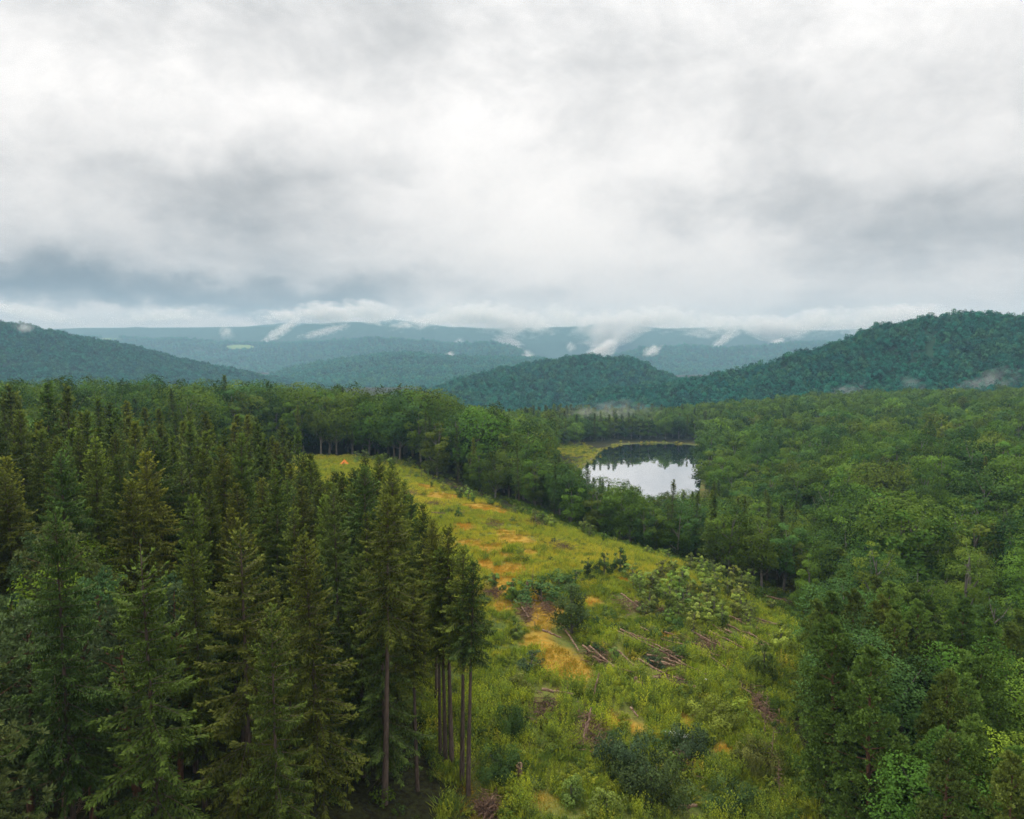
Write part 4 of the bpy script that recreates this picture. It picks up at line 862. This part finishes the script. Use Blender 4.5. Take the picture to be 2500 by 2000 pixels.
# ------------------------------------------------------------------ bright broadleaf crowns named one by one are among the trees; dead wood follows
def log(u0, v0, u1, v1, rad, label, m=M_LOG, lift=.7, stubs=4, name='fallen_log', lift1=None, group=None):
    a, b = hit(u0, v0), hit(u1, v1); L = np.linalg.norm(b-a); a[2] += lift; b[2] += lift if lift1 is None else lift1
    r = np.random.default_rng(int(u0*7+v0)); k = 7; t = np.linspace(0, 1, k)[:, None]; P = (a*(1-t)+b*t) + r.normal(0, .025*min(L, 3), (k, 3))*np.sin(np.pi*t); o = P[0].copy()
    tb = Tubes(); rad = rad*1.2; R = np.linspace(rad, rad*.6, k); tb.add(np.vstack([P[0]-o-.001, P-o, P[-1]-o+.001]), np.r_[.005, R, .005], 8)
    root = put(name, mesh_from(name, *tb.get(), m, smooth=False), None, o, category='log', label=label)
    if group: root['group'] = group
    for i in range(stubs):
        f = r.uniform(.15, .95); c = P[0]*(1-f)+P[-1]*f - o; d = unit(r.normal(0, 1, 3) + np.array([0, 0, .5])); l = r.uniform(.35, 1.1)
        tb = Tubes(); tb.add([c, c+d*l*.5, c+d*l+np.array([0, 0, .08])], [rad*.25, rad*.16, rad*.06], 4); put('branch', mesh_from('branch', *tb.get(), m), root)
for a in LOGS:
    log(*a)
for q in range(20):
    u0 = r_.uniform(1440, 1850); v0 = 1560 + (u0-1640)*(-.12) + r_.uniform(-30, 75); l = r_.uniform(26, 70); sl = r_.uniform(.25, .65)
    log(u0, v0, u0+l, v0+l*sl, r_.uniform(.06, .10), 'thin reddish stem lying loose among the slash on the clearing', group='loose stems among the slash')
for u0, v0, u1, v1, hgt, lab in [(1420, 1826, 1443, 1790, 2.4, 'tall dead pole leaning in the lower clearing'), (1428, 1815, 1440, 1790, 1.9, 'shorter dead pole beside the tall leaning one'), (1447, 1716, 1462, 1700, 2.4, 'rusty dead stem standing above the leaning poles')]:
    log(u0, v0, u1, v1, .09, lab, M_DEAD, .0, 5, 'dead_pole', hgt)

def brush(u, v, wpx, dpx, n, label, m=M_TWIG, hh=.95, ang=None):
    n = int(n*1.7); p = hit(u, v); k = p[1]/FPX; w = wpx*k*.5; dd = max(.8, dpx*k*1.6); r = np.random.default_rng(int(u+v)); tb = Tubes()
    for i in range(n):
        c = np.array([r.normal(0, w*.5), r.normal(0, dd*.5), 0]); c[2] = th(p[0]+c[0], p[1]+c[1])-p[2] + abs(r.normal(0, hh*.45)); a = (r.uniform(0, 6.28) if ang is None else ang+r.normal(0, .5)); l = r.uniform(.5, 1.5)
        d = np.array([math.cos(a), math.sin(a), r.normal(0, .35)])*l*.5; q = r.normal(0, .08, 3); rr = r.uniform(.018, .05); tb.add([c-d, c+q, c+d], [rr, rr*.8, rr*.3], 3)
    put('brush_pile', mesh_from('brush_pile', *tb.get(), m), None, p, category='brush pile', label=label)
for a in BRUSH:
    brush(*a)

def stump(u, v, hpx, wpx, label):
    p, h, w = px(u, v, hpx, wpx); r = np.random.default_rng(int(u)); a = np.linspace(0, 2*math.pi, 15)[:-1]; V = []; rings = [(1.35, 0), (1.0, .25), (.9, .7), (.88, .98), (.8, 1.0), (.02, .97)]
    for s, z in rings: V += [(math.cos(q)*w*.5*s*(1+.12*math.sin(3*q+u)), math.sin(q)*w*.5*s*(1+.12*math.sin(3*q+u)), (z+.12*math.sin(q)*(z > .6))*h) for q in a]
    F = [[i*14+j, i*14+(j+1) % 14, (i+1)*14+(j+1) % 14, (i+1)*14+j] for i in range(3) for j in range(14)]
    G = [[i*14+j, i*14+(j+1) % 14, (i+1)*14+(j+1) % 14, (i+1)*14+j] for i in range(3, 5) for j in range(14)]
    root = put('tree_stump', mesh_from('tree_stump', V, F, M_DEAD), None, (p[0], p[1], p[2]-.1), category='stump', label=label)
    put('cut_face', mesh_from('cut_face', V, G, M_LOG), root)
stump(1268, 1900, 34, 20, 'grey cut tree stump in the weeds right of the spruce stems'); stump(1696, 1692, 18, 10, 'small dark stump right of the lower slash'); stump(1552, 1676, 24, 10, 'narrow reddish stump in the weeds below the middle slash'); stump(1288, 1452, 30, 9, 'tall splintered grey stump at the head of the track')

def dead_tree(u, v, hpx, label, seed, m=M_DEAD, tw=26, pos=None, height=None):
    p, h, w = px(u, v, hpx)
    if pos: p, h = (*pos, th(*pos)), height
    r = np.random.default_rng(seed); tb = Tubes(); tp = trunk_path(r, h, .12*h/4, 8); tb.add(tp, np.linspace(.03+.012*h, .012, 8), 6)
    root = put('dead_tree', None, None, p, category='dead tree', label=label); put('trunk', mesh_from('trunk', *tb.get(), m, smooth=True), root); root.empty_display_size = .3
    tb = Tubes()
    for i in range(tw):
        z = h*r.uniform(.15, .97); a = r.uniform(0, 6.28); l = (.16*h+.25)*(1.1-z/h)*r.uniform(.5, 1.2); o = np.array([np.interp(z, tp[:, 2], tp[:, 0]), np.interp(z, tp[:, 2], tp[:, 1]), z]); d = np.array([math.cos(a), math.sin(a), r.uniform(-.2, .5)])
        e = o+d*l; tb.add([o, o+d*l*.5, e+np.array([0, 0, .06*l])], [.022, .014, .005], 4)
        for q in range(3):
            s = o+d*l*r.uniform(.3, .9); tb.add([s, s+unit(d+r.normal(0, .6, 3))*l*.4], [.010, .004], 3)
    put('branches', mesh_from('branches', *tb.get(), m), root)
dead_tree(1880, 1905, 130, 'brown dead sapling leaning below the right hand trees', 5); dead_tree(1868, 1800, 120, 'rust-coloured dead sapling in the dark thicket', 6); dead_tree(1300, 1452, 70, 'thin dead snag at the head of the orange track', 7, tw=10)
dead_tree(0, 1990, 10, 'reddish bare dead pine among the pines at the left edge', 9, M_DEAD, 60, (-27.6, 42.5), 15.0)
dead_tree(1905, 1960, 110, 'dead brown sapling at the bottom right of the clearing', 8)

# ------------------------------------------------------------------ white flowers
M_WHITE = plain('white petals', (.8, .8, .78), .6)
def flower(u, v, h, label, n=26, spread=.16):
    p = hit(u, v); r = np.random.default_rng(int(u)); tb = Tubes(); tb.add([(0, 0, 0), (.02, 0, h*.5), (0, .02, h)], [.014, .010, .007], 4)
    root = put('white_flower', None, None, p, category='flower', label=label); put('stem', mesh_from('stem', *tb.get(), plain('flower stem', (.06, .11, .03))), root); root.empty_display_size = .2
    c = np.c_[r.normal(0, spread*.5, (n, 2)), h+r.uniform(-.03, .06, n)]; a = unit(r.normal(0, 1, (n, 3))*np.array([1, 1, .2])); Q = kites(c, a, unit(np.array([0, 0, 1.0])+r.normal(0, .3, (n, 3))), .10, .08)
    put('flower_head', mesh_from('flower_head', Q.reshape(-1, 3), np.arange(n*4).reshape(-1, 4), M_WHITE), root)
flower(1724, 1680, .9, 'single white flower head standing in the green weeds'); flower(1645, 1835, 1.6, 'white flower spray on the low bush', 34, .5); flower(1672, 1842, 1.7, 'white flower spray right of the low bush', 24, .4)

# ------------------------------------------------------------------ the orange tent
def tent():
    p = hit(841, 1138); k = p[1]/FPX; R = 18.5*k; H = 18*k
    M_O = plain('orange tent fabric', (.95, .22, .02), .6, .3, .35); M_O2 = plain('pale orange tent fabric', (.95, .36, .06), .6, .3, .35); M_DOOR = plain('dark rust door fabric', (.35, .06, .015), .7)
    root = put('tent', None, None, (p[0], p[1], p[2]+.02), (0, 0, .25), category='tent', label='orange pyramid tent pitched on the grass behind the spruces'); n = 8; st = 7
    for i in range(n):
        a0, a1 = 2*math.pi*(i+.03)/n, 2*math.pi*(i+.97)/n; V = []; F = []
        for j in range(st+1):
            s = .04 + .96*j/st; rr = R*s**1.12; z = H*(1-s**.82)
            for q in range(5):
                f = q/4; a = a0+(a1-a0)*f; sag = 1-.05*math.sin(math.pi*f)*s; V.append((math.cos(a)*rr*sag, math.sin(a)*rr*sag, z))
        for j in range(st):
            for q in range(4): b = j*5+q; F.append((b, b+1, b+6, b+5))
        put('fabric_panel', mesh_from('fabric_panel', V, F, M_O if i % 2 else M_O2, smooth=True), root)
    a = -math.pi/2-.25; d = np.array([math.cos(a), math.sin(a)]); s = np.array([-d[1], d[0]])
    V = []
    for rr, z, w in ((.98, .03, .35), (.62, .30*1.1, .22), (.30, .62, .03)):
        for sg in (-1, 1): q = d*R*(rr+.02)+s*sg*w*R*.8; V.append((q[0], q[1], H*z))
    put('door', mesh_from('door', V, [(0, 1, 3, 2), (2, 3, 5, 4)], M_DOOR), root)
    tb = Tubes(); tb.add([(0, 0, 0), (0, 0, H*1.04)], [.03, .025], 6); put('pole', mesh_from('pole', *tb.get(), M_DEAD), root)
    for i in range(8):
        a = 2*math.pi*i/8; tb = Tubes(); tb.add([(math.cos(a)*R*.97, math.sin(a)*R*.97, .05), (math.cos(a)*R*1.3, math.sin(a)*R*1.3, .0)], [.012, .012], 3); put('guy_line', mesh_from('guy_line', *tb.get(), M_WHITE), root)
tent()

# ------------------------------------------------------------------ air: haze and mist
def volume_mat(name, dens, col, aniso=0.0, absb=.4):
    m, nt, B, out = mat(name); v = NN(nt, 'ShaderNodeVolumePrincipled'); v.inputs['Color'].default_value = (*col, 1); v.inputs['Density'].default_value = dens; v.inputs['Absorption Color'].default_value = (absb, absb, absb, 1); v.inputs['Anisotropy'].default_value = aniso
    nt.links.new(v.outputs[0], out.inputs['Volume']); m.cycles.homogeneous_volume = True; return m
def haze():
    x, y0, y1, z0, z1 = 9500, -1700, 9300, -140, 540
    V = [(-x, y0, z0), (x, y0, z0), (x, y1, z0), (-x, y1, z0), (-x, y0, z1), (x, y0, z1), (x, y1, z1), (-x, y1, z1)]
    F = [(0, 3, 2, 1), (4, 5, 6, 7), (0, 1, 5, 4), (1, 2, 6, 5), (2, 3, 7, 6), (3, 0, 4, 7)]
    put('haze', mesh_from('haze', V, F, volume_mat('blue morning haze', 1.5e-4, (.40, .64, .88))), kind='stuff', label='thin blue haze filling the valley air')
haze()

def mist(name, u, v, dist, wpx, hpx, tilt, od, label, seed, lump=.55, deep=.5, vap=.20):
    """a lump of cloud: closed, uneven shell filled with thin white vapour; od = optical depth through its middle"""
    r = np.random.default_rng(900+seed); p = at(u, v, dist); k = dist/FPX; a, c = wpx*k*.5, hpx*k*.5; b = max(c, a*deep)
    nu, nv = 40, 24; U, Vv = np.meshgrid(np.arange(nu)*2*math.pi/nu, np.linspace(0, math.pi, nv+2)[1:-1]); D = np.c_[(np.sin(Vv)*np.cos(U)).ravel(), (np.sin(Vv)*np.sin(U)).ravel(), np.cos(Vv).ravel()]
    D = np.vstack([D, [0, 0, 1], [0, 0, -1]]); f = np.zeros(len(D)); amp = 1.0
    for o in range(4):
        w = r.normal(0, 1.5*1.8**o, (5, 3)); ph = r.uniform(0, 6.28, 5); f += amp*np.sin(D @ w.T + ph).sum(1)/3; amp *= .6
    f = np.clip(1.15 + lump*f*.35, .8, 1.35); Q = D*f[:, None]*np.array([a, b, c]); t = math.radians(tilt); X = Q[:, 0]*math.cos(t) - Q[:, 2]*math.sin(t); Z = Q[:, 0]*math.sin(t) + Q[:, 2]*math.cos(t)
    Q = np.c_[X, Q[:, 1], Z]; i = np.arange(nv-1)[:, None]*nu; j = np.arange(nu)[None]; F = np.stack([i+j, i+nu+j, i+nu+(j+1) % nu, i+(j+1) % nu], -1).reshape(-1, 4).tolist(); n = nu*nv
    F += [(n, q, (q+1) % nu) for q in range(nu)] + [(n+1, n-nu+(q+1) % nu, n-nu+q) for q in range(nu)]
    me = bpy.data.meshes.new(name); me.from_pydata(Q.tolist(), [], F); me.update()
    m, nt, B, out = mat(name + ' vapour'); g = NN(nt, 'ShaderNodeTexCoord').outputs['Object']
    mp = NN(nt, 'ShaderNodeMapping', vector_type='TEXTURE'); mp.inputs['Rotation'].default_value = (0, -t, 0); mp.inputs['Scale'].default_value = (a, b, c); nt.links.new(g, mp.inputs[0])
    q = mp.outputs[0]; ln = B.v('LENGTH', q, out=1); ns = B.noise(B.v('ADD', B.v('MULTIPLY', q, (a/c*.6, 1.2, 1.2)), (seed*3.7, seed*1.3, 0)), 1.7, 5, .68)
    d = B.smooth(B.m('ADD', B.m('MULTIPLY', ln, -.60), B.m('MULTIPLY', B.m('SUBTRACT', ns, vap), 2.0)), .0, .62)
    vp = NN(nt, 'ShaderNodeVolumePrincipled'); vp.inputs['Color'].default_value = (.97, .98, 1, 1); vp.inputs['Anisotropy'].default_value = .2; vp.inputs['Absorption Color'].default_value = (.9, .9, .9, 1)
    nt.links.new(B.m('MULTIPLY', d, od*1.9/(2*b)), vp.inputs['Density']); nt.links.new(vp.outputs[0], out.inputs['Volume']); me.materials.append(m)
    put(name, me, None, p, kind='stuff', label=label)
for i, (u, v, w, h, t, od) in enumerate([(690, 805, 120, 20, 32, 1.2), (797, 808, 120, 16, 14, 1.3), (552, 812, 30, 30, 60, .5), (1243, 838, 66, 34, -18, 1.6), (1097, 867, 26, 12, 30, .8), (1470, 856, 84, 40, 30, 1.7), (1512, 822, 60, 26, 45, 1.0), (1289, 867, 30, 20, -10, .6),
      (1121, 836, 22, 16, 40, .7), (1393, 847, 22, 24, 60, .6), (1592, 857, 50, 22, 20, .9), (1766, 830, 80, 18, 38, 1.3), (1897, 837, 40, 16, 20, 1.2), (60, 800, 26, 40, 80, .35)]):
    mist('mist_wisp', u, v, 5600 if v < 850 and u > 100 else 3700 if u > 100 else 1500, w*1.15, h*1.3, t, od*1.9, 'white wisp of mist rising off the far blue hills' if u > 100 else 'faint wisp of mist on the long hill at left', i)
for i, (u, v, w, h, od) in enumerate([(60, 764, 260, 34, 1.2), (420, 770, 300, 36, 1.3), (700, 774, 190, 44, 2.6), (800, 768, 150, 50, 3.0), (905, 766, 150, 62, 3.2), (1040, 786, 220, 50, 2.4), (1160, 772, 200, 54, 2.8), (1265, 792, 200, 70, 3.0), (1390, 778, 220, 60, 2.6), (1500, 806, 180, 90, 3.2), (1600, 782, 220, 66, 2.8), (1740, 796, 240, 76, 2.6), (1880, 806, 150, 62, 3.4), (1990, 788, 230, 70, 2.8), (2100, 800, 160, 50, 2.4), (2200, 776, 260, 60, 2.6)]):
    mist('low_cloud', u, v-4, 5900 - 90*(i % 4), w, h, (i*37) % 21 - 10, od, 'low white cloud hanging over the far ridges', 40+i, .6, .6, .15+.05*(i % 3))
for i, (u, v, d, w, h, t, od) in enumerate([(2040, 968, 720, 170, 40, 22, .40), (2225, 950, 720, 70, 80, 40, .30), (2390, 950, 700, 220, 80, 24, .40), (2420, 990, 640, 360, 70, 4, .45), (1480, 1010, 505, 300, 70, 4, .25)]):
    mist('mist_bank', u, v, d, w, h, t, od, 'thin bank of mist drifting over the trees', 80+i, .6, .4)
